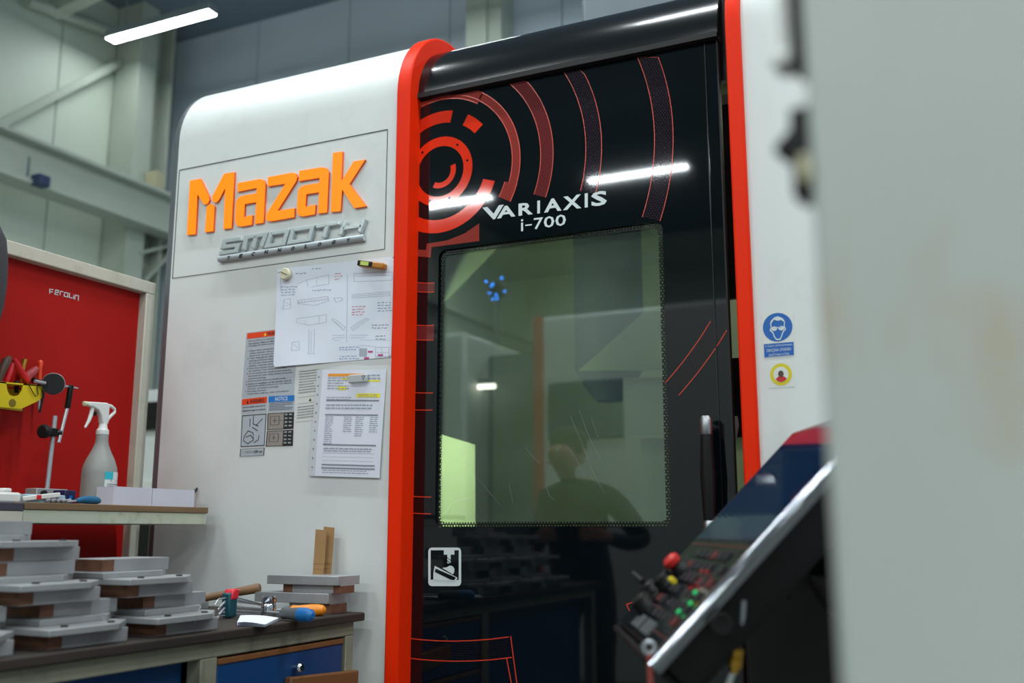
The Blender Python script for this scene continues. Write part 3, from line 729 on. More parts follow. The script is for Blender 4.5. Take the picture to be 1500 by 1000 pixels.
b.build('sign_symbol', 'print_white', st, smooth=0)
st, P = sticker('round_sticker', [(1125, 531), (1162, 528), (1164, 566), (1127, 568)], 'stick_white', 'white square sticker with round yellow ringed emblem')
b = MB(); disc(b, P, .49, .5, .43, .43); b.build('emblem_ring', 'sign_yellow', st, smooth=0)
b = MB(); disc(b, P2 := (lambda u, v, P=P: P(u, v) + V((0, -.0004, 0))), .49, .5, .3, .3); b.build('emblem_disc', 'stick_white', st, smooth=0)
b = MB(); b.poly([P(u, v) + V((0, -.0008, 0)) for u, v in [(.27, .33), (.38, .42), (.6, .42), (.72, .33), (.62, .24), (.49, .2), (.36, .24)]]); b.build('emblem_base', 'sign_red', st, smooth=0)
b = MB(); disc(b, lambda u, v, P=P: P(u, v) + V((0, -.001, 0)), .49, .52, .11, .13, 20); b.build('emblem_dot', 'grip_brown', st, smooth=0)

# ------------------------------------------------------------------ papers, sleeve and magnets
def paper(name, label, corners, mat, off, group=None, nu=24, nv=18):
    c = quadpx(corners, D); base = sheet_uv(c)
    t = thing(name, label, 'paper', base(.5, 0), group)
    P = lambda u, v, e=0: base(u, v) + V((0, -off(u, v) - e, 0))
    b = MB()
    vs = [P(i / nu, j / nv) for j in range(nv + 1) for i in range(nu + 1)] + [P(i / nu, j / nv) + V((0, .0004, 0)) for j in range(nv + 1) for i in range(nu + 1)]
    W = nu + 1; K = W * (nv + 1)
    fs = [(j * W + i, j * W + i + 1, (j + 1) * W + i + 1, (j + 1) * W + i) for j in range(nv) for i in range(nu)]
    fs += [tuple(K + q for q in f[::-1]) for f in fs]
    b.add(vs, fs); b.build('sheet', mat, t, smooth=60)
    return t, (lambda u, v: P(u, v, .0004))
def pl(b, P, pts, wd=.004):
    out = []
    for (a, c), (d, e) in zip(pts, pts[1:]):
        k = max(1, int(math.hypot(d - a, e - c) / .06))
        out += [(a + (d - a) * i / k, c + (e - c) * i / k) for i in range(k)]
    out.append(pts[-1]); b.stroke(out, wd, lambda u, v, d: P(u, v), 0)
off1 = lambda u, v: max(.0008, .0015 + .012 * max(0, (.35 - v)) * max(0, 1 - abs(u - .1) * 1.2) + .0012 * math.sin(9 * u + 2) * math.sin(6 * v) + .006 * max(0, .25 - v) * math.sin(8 * u))
dr, P = paper('drawing_sheet', 'large white technical drawing with pen notes on machine panel', [(406.5, 394), (578, 375.5), (573, 523), (402, 538)], 'paper', off1)
b = MB()
G = lambda *q: [((x - 45) / 975, 1 - (y - 110 + .088 * (x - 45) * 1.0) / 830) for x, y in q]   # zoomed-crop coordinates to sheet uv
def GZ(*q):
    out = []
    for x, y in q:
        u = (x - 60 + 0.03 * (y - 150)) / 960; v = 1 - (y - (150 - 115 * u)) / (800 - 15 * u); out.append((u, max(.01, min(.99, v))))
    return out
for pts in ([(230, 275), (310, 238), (500, 190), (500, 265), (360, 290)], [(310, 238), (330, 290)], [(240, 405), (490, 365), (500, 400), (380, 440), (240, 430), (240, 405)], [(240, 425), (500, 385)],
            [(230, 550), (480, 510), (480, 570), (330, 600), (225, 580), (230, 550)], [(335, 630), (335, 825)], [(380, 625), (380, 825)], [(330, 825), (388, 825)], [(705, 175), (1010, 160), (1010, 225), (705, 240), (705, 175)],
            [(690, 345), (990, 315), (990, 345), (690, 372), (690, 345)], [(700, 358), (985, 330)], [(525, 545), (545, 540), (640, 605), (625, 630), (525, 545)], [(685, 605), (800, 525), (825, 535), (700, 630), (685, 605)], [(530, 672), (635, 668)], [(530, 695), (635, 685)], [(680, 665), (820, 660)], [(680, 685), (800, 680)],
            [(120, 400), (175, 390), (180, 470), (110, 480), (120, 400)], [(195, 740), (250, 735), (260, 800), (190, 810), (195, 740)], [(540, 375), (600, 370), (615, 390), (560, 410), (540, 375)], [(650, 180), (650, 720)], [(90, 200), (90, 330)], [(880, 750), (985, 745), (985, 850), (880, 850), (880, 750)], [(880, 790), (985, 788)], [(750, 740), (880, 745)]):
    pl(b, P, GZ(*pts), .0028)
for k in range(9): pl(b, P, GZ((245 + 28 * k, 412 - 4 * k), (250 + 28 * k, 428 - 4 * k)), .0022)
for pts in ([(710, 200), (1005, 185)], [(400, 210), (400, 275)], [(300, 560), (300, 595)], [(420, 525), (420, 580)], [(125, 420), (175, 440), (115, 455)], [(200, 755), (250, 785)], [(760, 700), (990, 690)], [(355, 640), (355, 815)], [(530, 700), (560, 715), (600, 705)], [(545, 560), (620, 615)], [(700, 612), (805, 535)], [(880, 820), (985, 818)], [(930, 750), (930, 850)]): pl(b, P, GZ(*pts), .0022)
b.build('drawn_lines', 'ink_light', dr, smooth=0)
b = MB(); q_ = random.Random(4)
def scrib(b, P, x0, y0, x1, n, dy):
    for i in range(n):
        x = x0
        while x < x1:
            L_ = q_.uniform(8, 26); y = y0 + i * dy - (x - x0) * .06; pl(b, P, GZ((x, y), (x + L_ / 2, y - 5 + q_.random() * 8), (x + L_, y - 2)), .006); x += L_ + q_.uniform(6, 14)
scrib(b, P, 95, 300, 215, 4, 22); scrib(b, P, 365, 320, 520, 1, 20); scrib(b, P, 590, 765, 725, 2, 20); scrib(b, P, 590, 835, 730, 2, 18); b.build('blue_notes', 'ink_blue', dr, smooth=0)
b = MB(); scrib(b, P, 690, 440, 790, 4, 22); scrib(b, P, 550, 180, 590, 3, 22); b.build('red_notes', 'ink_red', dr, smooth=0)
b = MB(); scrib(b, P, 895, 405, 985, 4, 21); b.build('green_notes', 'ink_green', dr, smooth=0)
b = MB(); scrib(b, P, 850, 582, 970, 2, 20); scrib(b, P, 220, 188, 310, 1, 20); scrib(b, P, 360, 145, 420, 1, 20); scrib(b, P, 880, 665, 960, 2, 22)
for k in range(7): pl(b, P, GZ((755 + 9 * k, 762), (755 + 9 * k, 828)), .004)
for x, y in ((75, 177), (1017, 38), (990, 850), (40, 940)): pl(b, P, GZ((x - 4, y), (x + 4, y + 4)), .012)
b.build('dark_notes', 'ink', dr, smooth=0)
b = MB()
for x, y in ((840, 788), (920, 810), (810, 848)): pl(b, P, GZ((x - 20, y), (x + 20, y - 2)), .018)
b.build('pink_marks', 'ink_pink', dr, smooth=0)
off2 = lambda u, v: .004 + .003 * (1 - v) + .001 * math.sin(5 * v)
sl, P = paper('plastic_sleeve', 'clear plastic sleeve with order form under rectangular magnet', [(473, 541.5), (567, 541), (558, 700), (463, 697)], 'paper_b', off2)
b = MB(); b.strip([P(-.085, v / 10) for v in range(11)], [P(0, v / 10) for v in range(11)]); b.build('punch_strip', 'sleeve', sl, smooth=0)
b = MB()
for k in range(11): c = P(-.045, .93 - .085 * k) + V((0, -.0004, 0)); b.poly([c + V((.0028 * math.cos(a), 0, .0028 * math.sin(a))) for a in [2 * math.pi * i / 10 for i in range(10)]])
b.build('punch_hole', 'ink_grey', sl, smooth=0)
b = MB(); rect(b, P, .1, .935, .68, .962); b.build('form_header', 'ink_orange', sl, smooth=0)
b = MB()
for q in ((.32, .905, .42, .925), (.7, .885, .92, .9), (.27, .805, .4, .84), (.57, .735, .93, .775)): rect(b, P, *q)
b.build('form_highlight', 'ink_yellow', sl, smooth=0)
b = MB()
for v in (.7, .565, .285, .1, .07): rect(b, P, .1, v, .92, v + .014)
for k in range(4): rect(b, P, .1, .25 - .035 * k, .9, .252 - .035 * k)
b.build('form_rule', 'ink_grey', sl, smooth=0)
P2 = lambda u, v: P(u, v) + V((0, -.0003, 0))
b = MB(); lines(b, P2, .1, .925, .45, 5, .025, .4, 11); lines(b, P2, .1, .74, .5, 2, .02, .4, 12); lines(b, P2, .1, .67, .85, 2, .03, .4, 13)
for cx, nn in ((.11, 14), (.4, 8), (.58, 10), (.8, 8)): lines(b, P2, cx, .555, cx + .13, nn, .019, .4, int(cx * 100))
lines(b, P2, .12, .265, .88, 2, .025, .4, 17); lines(b, P2, .12, .06, .85, 2, .02, .4, 19); lines(b, P2, .7, .95, .92, 2, .03, .4, 21); lines(b, P2, .6, .765, .9, 2, .02, .35, 23)
b.build('form_text', 'ink_light', sl, smooth=0)
# magnets
c = onY(418, 401, D - .012)
mg = thing('round_magnet', 'round cream magnet holding corner of technical drawing', 'magnet', (c.x, D - .012, c.z))
MB().lathe((c.x, D - .0025, c.z), (0, -1, 0), [(.0175, 0), (.018, .002), (.018, .014), (.016, .0165)], 28).build('magnet_body', 'magnet_cream', mg)
MB().obox((c.x, D - .0195, c.z), ((1, 0, -.45), (0, 1, 0), (.45, 0, 1)), (.014, .0006, .0012)).build('magnet_groove', 'grip_brown', mg)
c = onY(547, 389, D - .01)
mg = thing('spirit_level', 'small amber magnetic spirit level holding the drawing', 'level', (c.x, D - .015, c.z))
ax = V((1, 0, -.22)).normalized(); az = V((.22, 0, 1)).normalized()
MB().obox(V((c.x, D - .016, c.z)), (ax, (0, 1, 0), az), (.045, .012, .009)).build('level_body', 'level_amber', mg, bevel=.004)
MB().obox(V((c.x, D - .0285, c.z)) + ax * -.018, (ax, (0, 1, 0), az), (.026, .0012, .0075)).build('level_face', 'black_plastic', mg, bevel=.002)
MB().obox(V((c.x, D - .0302, c.z)) + ax * -.018, (ax, (0, 1, 0), az), (.014, .001, .0055)).build('level_vial', 'level_green', mg)
c = onY(525, 554.5, D - .012)
mg = thing('block_magnet', 'white rectangular magnet with triangle mark on plastic sleeve', 'magnet', (c.x, D - .01, c.z))
mo = MB().box(c.x - .031, c.x + .031, D - .018, D - .0075, c.z - .012, c.z + .012).build('magnet_body', 'magnet_grey', mg, bevel=.003)
MB().stroke([(c.x + .016, c.z + .006), (c.x + .026, c.z + .006), (c.x + .021, c.z - .005), (c.x + .016, c.z + .006)], .0012, lambda u, v, d: V((u, D - .0184 - d, v)), .0001).build('magnet_mark', 'ink_black', mg, smooth=0)

# ------------------------------------------------------------------ red tool panel
PX_ = -2.47
pe = onX(229, 415, PX_ + .03); ptop = pe.z; py1 = pe.y; py0 = .9
tp = thing('tool_board', 'red tool board in pale steel frame behind the bench', 'tool panel', (PX_, 1.7, .935))
MB().box(PX_ - .01, PX_, py0 + .02, py1 - .02, .95, ptop - .02).build('red_board', 'red_board', tp)
for args in ((py0, py1, ptop - .04, ptop), (py0, py0 + .04, .935, ptop - .04), (py1 - .038, py1, .935, ptop - .04)):
    MB().box(PX_ - .015, PX_ + .03, *args).build('frame_rail', 'frame_cream', tp, bevel=.003)
b = MB()
def ferolin(u, v, d): q = onX(u, v, PX_ + .001 + d); return q
fs_ = 3.847
for st in ([(280, 500), (280, 475), (302, 478)], [(281, 488), (298, 491)], [(310, 492), (328, 494), (330, 482), (314, 479), (309, 503), (328, 507)], [(338, 508), (340, 487), (356, 489)], [(364, 493), (384, 497), (381, 519), (361, 514), (364, 493)], [(393, 497), (390, 521), (408, 525)], [(415, 512), (414, 530)], [(415, 503), (415, 506)], [(421, 533), (424, 508), (442, 512), (441, 540)]):
    b.stroke([(u / fs_, 300 + v / fs_) for u, v in st], 1.15, ferolin, .0006)
b.build('board_lettering', 'print_white', tp, smooth=0)
# wall cabinet glimpsed in the gap behind
cb = thing('switch_cabinet', 'tall white cabinet with black vents in gap behind tool panel', 'cabinet', (-4.6, 4.6, 0))
MB().box(-5.1, -4.0, 4.6, 5.0, 0, 2.0).build('cabinet_body', 'machine_white', cb, bevel=.01)
MB().box(-5.08, -4.02, 4.585, 4.6, .1, 1.45).build('cabinet_door', 'plastic_white', cb, bevel=.006)
MB().box(-4.75, -4.3, 4.57, 4.585, 1.75, 1.92).build('vent', 'black_plastic', cb, bevel=.004)
MB().box(-4.75, -4.3, 4.57, 4.585, .9, 1.22).build('vent', 'black_plastic', cb, bevel=.004)
# grey cloth bag hanging at the panel's left end
by = onX(-14, 420, PX_ + .12)
b = MB(); prof = [(.02, .17), (.06, .155), (.082, .12), (.093, .06), (.096, 0), (.093, -.06), (.082, -.12), (.07, -.17), (.05, -.2)]
bz = onX(0, 415, PX_ + .1).z; bY = onX(11, 415, PX_ + .1).y - .096
bag = thing('cloth_bag', 'dark grey woven cloth bag hung beside red tool board', 'bag', (PX_ + .1, bY, bz))
b.lathe((PX_ + .09, bY, bz), (0, 0, 1), prof[::-1], 24, sq=(.55, 1.0)); b.build('bag_body', 'cloth_grey', bag, smooth=80)
MB().tube([(PX_ + .07, bY, bz + .16), (PX_ + .05, bY, bz + .24), (PX_ + .035, bY, bz + .27)], .008, 8).build('bag_loop', 'cloth_grey', bag)

# ------------------------------------------------------------------ workbench
BZ = .935; BX = -1.545; BY1 = 2.355; BY0 = .72
bn = thing('workbench', 'worn steel workbench with oily wooden top and blue drawer', 'workbench', (-2.0, 1.5, 0))
MB().box(PX_ - .0, BX, BY0, BY1, BZ - .022, BZ).build('worktop', 'bench_wood', bn, bevel=.004)
def bxp(px, py, X=BX - .02): return onX(px, py, X)
FZ = BX - .022
MB().box(FZ - .04, FZ, BY0 + .02, BY1 - .02, BZ - .058, BZ - .022).build('front_rail', 'bench_cream', bn, bevel=.003)
MB().box(PX_ + .02, PX_ + .06, BY0 + .02, BY1 - .02, BZ - .07, BZ - .022).build('back_rail', 'bench_cream', bn, bevel=.003)
ly = [onX(294, 980, FZ).y, onX(318, 980, FZ).y]; ry = [onX(531, 960, FZ).y, onX(543, 960, FZ).y]
ry = [min(q, BY1 - .02) for q in ry]; 
if ry[1] - ry[0] < .03: ry[0] = ry[1] - .035
for X0, X1 in ((FZ - .04, FZ), (PX_ + .02, PX_ + .06)):
    for y0, y1 in (ry, (BY0 + .02, BY0 + .06)): MB().box(X0, X1, y0, y1, 0, BZ - .058).build('leg', 'bench_cream', bn, bevel=.003)
MB().box(FZ - .04, FZ, ly[0], ly[1], 0, BZ - .058).build('leg', 'bench_cream', bn, bevel=.003)
MB().box(FZ - .6, FZ - .05, BY0 + .08, ly[0] - .005, .15, BZ - .06).build('cupboard', 'drawer_blue', bn)
MB().box(FZ - .6, FZ - .05, ly[1] + .002, ry[0] - .002, .12, BZ - .062).build('drawer_case', 'black_plastic', bn)
dz1 = onX(420, 948, FZ).z
dzb = dz1 - .014
for k in range(3):
    t1 = dzb - .17 * k; t0 = t1 - .152
    dw = MB().box(FZ - .05, FZ - .006, ly[1] + .008, ry[0] - .008, t0, t1).build('drawer', 'drawer_blue', bn, bevel=.002)
    MB().box(FZ - .05, FZ - .002, ly[1] + .006, ry[0] - .006, t1, t1 + .013).build('drawer_lip', 'drawer_brown', dw, bevel=.002)
    c = onX(433, 977, FZ) if k == 0 else V((FZ, c.y, c.z - .17))
    MB().lathe((FZ - .006, c.y, c.z), (1, 0, 0), [(.005, 0), (.005, .01), (.0105, .014), (.0115, .02), (.008, .026)], 16).build('drawer_knob', 'chrome', dw)
a, c = onX(418, 994, FZ), onX(518, 983, FZ)
wp = MB().obox((a + c) / 2 + V((.006, 0, -.022)), (c - a, V((1, 0, 0)), (c - a).cross(V((1, 0, 0)))), ((c - a).length / 2, .011, .026)).build('wooden_grip', 'drawer_brown', bn, bevel=.004)

# ------------------------------------------------------------------ shelf above the bench
SX = -2.10; SZ = 1.217; SY1 = onX(305, 750, SX).y
sh = thing('bench_shelf', 'narrow wooden shelf on pale steel tray above the bench', 'shelf', (-2.28, 1.6, 1.166))
ys = onX(35, 750, SX).y
MB().box(PX_ + .03, SX, ys + .001, SY1, SZ - .017, SZ).build('shelf_board', 'oak_board', sh, bevel=.0015)
MB().box(PX_ + .03, SX, .95, ys - .001, SZ - .021, SZ - .002).build('shelf_board', 'dark_board', sh, bevel=.0015)
MB().box(PX_ + .03, SX - .003, ys + .001, SY1 - .003, SZ - .05, SZ - .017).build('shelf_tray', 'shelf_cream', sh, bevel=.002)
MB().box(PX_ + .03, SX - .001, .95, ys - .001, SZ - .05, SZ - .021).build('shelf_tray', 'frame_cream', sh, bevel=.002)

# spray bottle
bc = onX(142.5, 735, -2.25); bc.z = SZ
sb = thing('spray_bottle', 'hazy plastic spray bottle with white trigger head and label', 'bottle', bc)
MB().lathe(bc, (0, 0, 1), [(.042, 0), (.047, .004), (.0475, .03), (.047, .09), (.0455, .105), (.038, .128), (.027, .15), (.0195, .168), (.017, .18), (.0165, .205), (.0155, .21)], 28).build('bottle_body', 'plastic_haze', sb, smooth=50)
MB().lathe(bc + V((0, 0, .198)), (0, 0, 1), [(.0172, 0), (.0176, .002), (.0172, .012), (.0125, .018), (.0105, .032)], 20).build('cap', 'plastic_white', sb)
d1 = V((-.35, -.94, 0)).normalized()      # spraying direction (to the left in view)
d1 = V((.0, -1, 0)); s1 = V((1, 0, 0))
h0 = bc + V((0, 0, .228))
hd = MB().prism([h0 + d1 * u + V((-.009, 0, v)) for u, v in [(-.012, 0), (.01, 0), (.014, .02), (.026, .036), (.046, .043), (.062, .044), (.062, .056), (.0, .06), (-.012, .057), (-.012, .04), (-.012, .012)]], (.018, 0, 0)).build('trigger_head', 'plastic_white', sb, bevel=.003)
MB().tube([h0 + d1 * u + V((0, 0, v)) for u, v in [(-.006, .054), (-.024, .053), (-.037, .046), (-.038, .037), (-.028, .028), (-.018, .018), (-.009, .004)]], [.005, .0048, .0045, .0045, .0045, .0045, .005], 10).build('rear_loop', 'plastic_white', sb)
MB().lathe(h0 + d1 * .06 + V((0, 0, .05)), d1, [(.0065, 0), (.007, .002), (.007, .012), (.005, .013)], 14).build('nozzle', 'magnet_cream', sb)
MB().tube([h0 + d1 * .042 + V((0, 0, .046)), h0 + d1 * .044 + V((0, 0, .026)), h0 + d1 * .05 + V((0, 0, .006)), h0 + d1 * .062 + V((0, 0, -.016))], [.0055, .006, .005, .003], 10).build('trigger', 'plastic_white', sb)
MB().lathe(h0 + d1 * .03 + V((.0, 0, .026)), d1, [(.006, 0), (.006, .012)], 12).build('piston', 'black_plastic', sb)
def wrap(a0, a1, z0, z1, r, mat, name):
    b = MB(); n = 12
    A = [bc + V((r * math.cos(R(a0 + (a1 - a0) * i / n)), r * math.sin(R(a0 + (a1 - a0) * i / n)), z0)) for i in range(n + 1)]
    b.strip(A, [p + V((0, 0, z1 - z0)) for p in A]); return b.build(name, mat, sb)
wrap(-25, 75, .028, .093, .0481, 'label_white', 'bottle_label')
wrap(-25, 75, .01, .028, .0481, 'label_blue', 'bottle_label')
wrap(-25, 5, .072, .093, .0485, 'label_teal', 'label_patch')
b = MB(); Pw = lambda u, v: bc + V((.0487 * math.cos(R(-25 + 90 * u)), .0487 * math.sin(R(-25 + 90 * u)), .03 + .06 * v)); lines(b, Pw, .1, .5, .9, 5, .09, .4, 31)
for u0 in (.25,): fit_text(b, 'DENIOS'[:3], Pw(.25, .6), Pw(.6, .6), Pw(.6, .7), Pw(.25, .7), .02)
b.build('label_text', 'ink', sb, smooth=0)

# dial gauge stand
gb = onX(69, 716, -2.27); gb.z = SZ
gs = thing('dial_gauge_stand', 'magnetic dial gauge stand with steel post and black dial', 'gauge', gb)
MB().box(gb.x - .022, gb.x + .022, gb.y - .05, gb.y + .048, SZ, SZ + .042).build('magnetic_base', 'ground_steel', gs, bevel=.002)
MB().lathe((gb.x + .022, gb.y - .03, SZ + .028), (1, 0, 0), [(.009, 0), (.009, .006), (.005, .008)], 14).build('base_switch', 'black_plastic', gs)
gp0 = V((gb.x, gb.y + .0, SZ + .042)); gp1 = onX(81, 609, gb.x)
MB().tube([gp0, gp1], .006, 12).build('post', 'steel_tool', gs)
ck = onX(76, 633, gb.x)
MB().obox(ck, (V((0, 1, 0)), V((1, 0, 0)), V((0, 0, 1))), (.013, .012, .011)).build('clamp', 'black_plastic', gs, bevel=.003)
MB().lathe(ck + V((0, -.008, 0)), (.2, -1, 0), [(.006, 0), (.006, .008), (.017, .012), (.0185, .018), (.0185, .026), (.014, .03)], 20).build('clamp_knob', 'black_plastic', gs)
a0 = onX(86, 648, gb.x + .012); a1 = onX(98.5, 598, gb.x + .012); a2 = onX(104, 564, gb.x + .012)
MB().tube([a0, a1], .0045, 10).build('arm_rod', 'steel_tool', gs)
MB().obox((a1 + a2) / 2, (a2 - a1, V((1, 0, 0)), (a2 - a1).cross(V((1, 0, 0)))), ((a2 - a1).length / 2, .006, .0062)).build('arm_block', 'black_plastic', gs, bevel=.002)
MB().tube([ck + V((.006, .01, 0)), onX(91, 634, gb.x + .014)], .007, 10).build('clamp_link', 'black_plastic', gs)
dc = onX(78, 562, gb.x + .01); dn = V((.72, -.66, -.12)).normalized()
MB().lathe(dc - dn * .012, dn, [(.024, 0), (.0285, .003), (.0285, .02), (.027, .024), (.0255, .024)], 28).build('dial_body', 'black_rubber', gs)
MB().lathe(dc - dn * .0135, dn, [(.0287, 0), (.0297, .002), (.0297, .008), (.0287, .01)], 28).build('dial_bezel', 'steel_tool', gs)
MB().tube([onX(92, 565, gb.x + .01), onX(114, 568.5, gb.x + .01)], [.004, .0022], 8).build('gauge_spindle', 'steel_tool', gs)
MB().tube([onX(66, 561, gb.x + .01), onX(51, 558, gb.x + .01)], .0048, 8).build('gauge_stem', 'steel_tool', gs)

# carton, case, handle tool, white pot, navy box
c0, c1 = onX(165, 741, -2.135), onX(222, 741, -2.135); c2 = onX(284, 741, -2.135)
def tray(y0, y1, label):
    t = thing('carton', label, 'carton', (-2.165, (y0 + y1) / 2, SZ)); z0, z1 = SZ, SZ + .05
    MB().box(-2.198, -2.135, y0, y1, z0, z0 + .003).build('carton_base', 'carton_white', t)
    for q in ((-2.138, -2.135, y0, y1), (-2.198, -2.195, y0, y1), (-2.195, -2.138, y0, y0 + .003), (-2.195, -2.138, y1 - .003, y1)): MB().box(*q, z0 + .003, z1).build('carton_side', 'carton_white', t)
    return t
t1 = tray(c0.y, c1.y - .001, 'low white carton tray standing beside the spray bottle')
t2 = tray(c1.y + .001, c2.y, 'low white carton tray touching the machine front')
a = onX(286, 717, -2.19)
tn = thing('black_stick', 'small black stick leaning out of white carton', 'stick', (-2.19, a.y - .02, SZ + .005))
MB().tube([(-2.19, a.y - .05, SZ + .008), (-2.19, a.y, SZ + .052), (-2.19, a.y + .008, SZ + .06)], [.004, .005, .003], 8).build('stick_body', 'black_plastic', tn)
a, c = onX(36, 730, -2.16), onX(92, 731, -2.16)
cs = thing('drill_case', 'clear plastic bit case with red clip on shelf', 'case', (-2.16, (a.y + c.y) / 2, SZ))
MB().box(-2.19, -2.15, a.y, c.y, SZ, SZ + .022).build('case_shell', 'case_clear', cs, bevel=.003)
MB().obox((-2.146, (a.y + c.y) / 2 - .02, SZ + .016), ((0, 1, .12), (1, 0, 0), (0, -.12, 1)), (.055, .003, .006)).build('case_lid', 'plastic_white', cs, bevel=.002)
MB().box(-2.143, -2.139, a.y + .02, a.y + .032, SZ + .009, SZ + .02).build('case_clip', 'hex_red', cs, bevel=.001)
for k in range(5): MB().tube([(-2.146, a.y + .05 + .016 * k, SZ + .006), (-2.146, a.y + .062 + .016 * k, SZ + .01)], .005, 8).build('drill_bit', 'steel_tool', cs)
a, c = onX(93, 728, -2.17), onX(109, 728, -2.17)
nb = thing('navy_box', 'small navy blue box with star print on shelf', 'box', (-2.18, (a.y + c.y) / 2, SZ))
MB().box(-2.21, -2.165, a.y, c.y, SZ, SZ + .036).build('box_body', 'case_navy', nb, bevel=.002)
MB().box(-2.164, -2.1635, (a.y + c.y) / 2 - .005, (a.y + c.y) / 2 + .005, SZ + .012, SZ + .022).build('box_mark', 'sign_blue', nb)
a, c = onX(112, 733, -2.13), onX(146, 732, -2.13)
th = thing('teal_knife', 'blue-handled deburring tool lying at shelf edge', 'tool', (-2.13, a.y, SZ))
MB().tube([V((-2.13, a.y, SZ + .008)), V((-2.13, a.y + .015, SZ + .011)), V((-2.13, (a.y + c.y) / 2, SZ + .0115)), V((-2.13, c.y - .008, SZ + .0105)), V((-2.13, c.y, SZ + .009))], [.006, .0085, .0105, .0098, .006], 12).build('tool_handle', 'tool_teal', th)
MB().tube([V((-2.13, a.y, SZ + .008)), V((-2.128, a.y - .03, SZ + .005))], .003, 8).build('tool_shank', 'steel_tool', th)
a, c = onX(-12, 725, -2.15), onX(28, 725, -2.15)
wc = thing('white_pot', 'white plastic tub with rounded lid at shelf edge', 'tub', (-2.18, (a.y + c.y) / 2, SZ - .002))
MB().box(-2.2, -2.14, a.y, c.y, SZ - .002, SZ + .024).build('tub_body', 'plastic_white', wc, bevel=.006)
MB().box(-2.19, -2.15, a.y + .03, c.y - .02, SZ + .024, SZ + .034).build('tub_lid', 'plastic_white', wc, bevel=.004)
MB().box(-2.1395, -2.139, a.y + .02, c.y - .055, SZ + .004, SZ + .014).build('tub_label', 'ink_yellow', wc)

# yellow holder with pliers on the board
HX = PX_ + .075
hq = lambda x, y, X=HX: onX(x, y, X)
yh = thing('tool_holder', 'yellow plastic tool holder hooked on the red board', 'tool holder', hq(20, 580, PX_ + .002))
front = [hq(x, y) for x, y in [(-30, 555.5), (57, 564), (63, 566), (62, 582), (54, 588), (30, 599), (2, 596), (-30, 588)]]
hole = [hq(x, y) for x, y in [(11, 564), (10, 572), (14, 578), (21, 580.5), (28, 578.5), (33, 572), (33.5, 564)]]
b = MB()
po = [hq(x, y) for x, y in [(-30, 555.5), (9, 559.2), (11, 572), (14, 578), (21, 580.5), (28, 578.5), (32, 573), (34.5, 561.6), (57, 564), (63, 566), (62, 582), (54, 588), (30, 599), (2, 596), (-30, 588)]]
b.prism(po, (-.004, 0, 0)); b.build('holder_front', 'holder_yellow', yh, smooth=0)
a, c = hq(-30, 556), hq(62, 564)
MB().prism([a + V((0, 0, -.0)), c + V((0, 0, 0)), c + V((-.07, 0, .0)), a + V((-.07, 0, 0))], (0, 0, -.004)).build('holder_shelf', 'holder_yellow', yh, smooth=0)
zc = hq(20, 590).z
MB().box(PX_, PX_ + .004, a.y, c.y, zc - .01, a.z).build('holder_back', 'holder_yellow', yh)
e0 = hq(62, 573); MB().prism([V((PX_, e0.y, e0.z - .02)), V((HX, e0.y, e0.z - .012)), V((HX, e0.y, e0.z + .016)), V((PX_, e0.y, e0.z + .016))], (0, .003, 0)).build('holder_side', 'holder_yellow', yh)
MB().lathe(hq(18, 590) + V((.0, 0, 0)), (1, 0, 0), [(.011, 0), (.011, .001)], 20).build('holder_emblem', 'olive', yh)
def grip(name, label, cat, pts, rad, mat, X, extra=None):
    q = [hq(x, y, X) for x, y in pts]; t = thing(name, label, cat, q[0])
    MB().tube(q, rad, 10).build('handle', mat, t)
    if extra:
        e = [hq(x, y, X) for x, y in extra]; MB().tube(e, .0035, 8).build('shank', 'steel_tool', t)
    return t
pz = hq(10, 560).z
PXm = PX_ + .04
t = thing('pliers', 'pair of pliers with bright red grips in yellow holder', 'pliers', hq(25, 558, PXm))
MB().tube([hq(20.5, 525, PXm), hq(24, 532, PXm), hq(32, 546, PXm), hq(41, 558, PXm)], [.006, .009, .0095, .007], 10).build('handle', 'grip_red', t)
MB().tube([hq(18, 532, PXm + .01), hq(15, 542, PXm + .01), hq(11, 553, PXm + .01), hq(9, 560, PXm + .01)], [.006, .008, .008, .006], 10).build('handle', 'grip_red', t)
MB().tube([hq(24, 558, PXm), hq(24, 575, PXm)], [.008, .005], 8).build('jaw', 'black_rubber', t)
t = thing('pliers', 'pliers with dusty pink grips leaning in yellow holder', 'pliers', hq(44, 558, PXm - .01))
MB().tube([hq(54, 539, PXm - .01), hq(48, 545, PXm - .01), hq(41, 550, PXm - .01), hq(36, 560, PXm - .01)], [.008, .012, .013, .009], 10).build('handle', 'grip_dusty', t)
MB().tube([hq(48, 556, PXm - .012), hq(62, 560, PXm - .012)], .007, 8).build('jaw', 'black_rubber', t)
grip('screwdriver', 'screwdriver with slim orange handle in yellow holder', 'screwdriver', [(60, 528), (59, 531), (58.5, 540), (57.5, 556)], [.006, .0085, .006, .0065], 'grip_orange', PXm - .015, [(57.5, 556), (57, 600)])
grip('chisel', 'flat tool with dark brown handle in yellow holder', 'chisel', [(15, 523), (10, 528), (4, 541), (0, 553), (-3, 565)], [.006, .013, .011, .008, .005], 'grip_brown', PXm + .02)
grip('brass_punch', 'short brass punch standing in yellow holder', 'punch', [(36, 526), (34, 534), (32, 560)], [.0075, .0075, .006], 'brass', PXm - .02)
t = thing('hook_wrench', 'thin black hook wrench hanging through yellow holder', 'wrench', hq(60, 570, HX + .006))
MB().tube([hq(56, 562, HX + .006), hq(63, 566, HX + .006), hq(63.5, 580, HX + .006), hq(60, 595, HX + .006), hq(58, 604, HX + .006)], [.004, .004, .0035, .003, .003], 8).build('wrench_body', 'black_plastic', t)
t = thing('wire_hook', 'thin dark bent wire hanging on yellow holder front', 'wire', hq(50, 575, HX + .004))
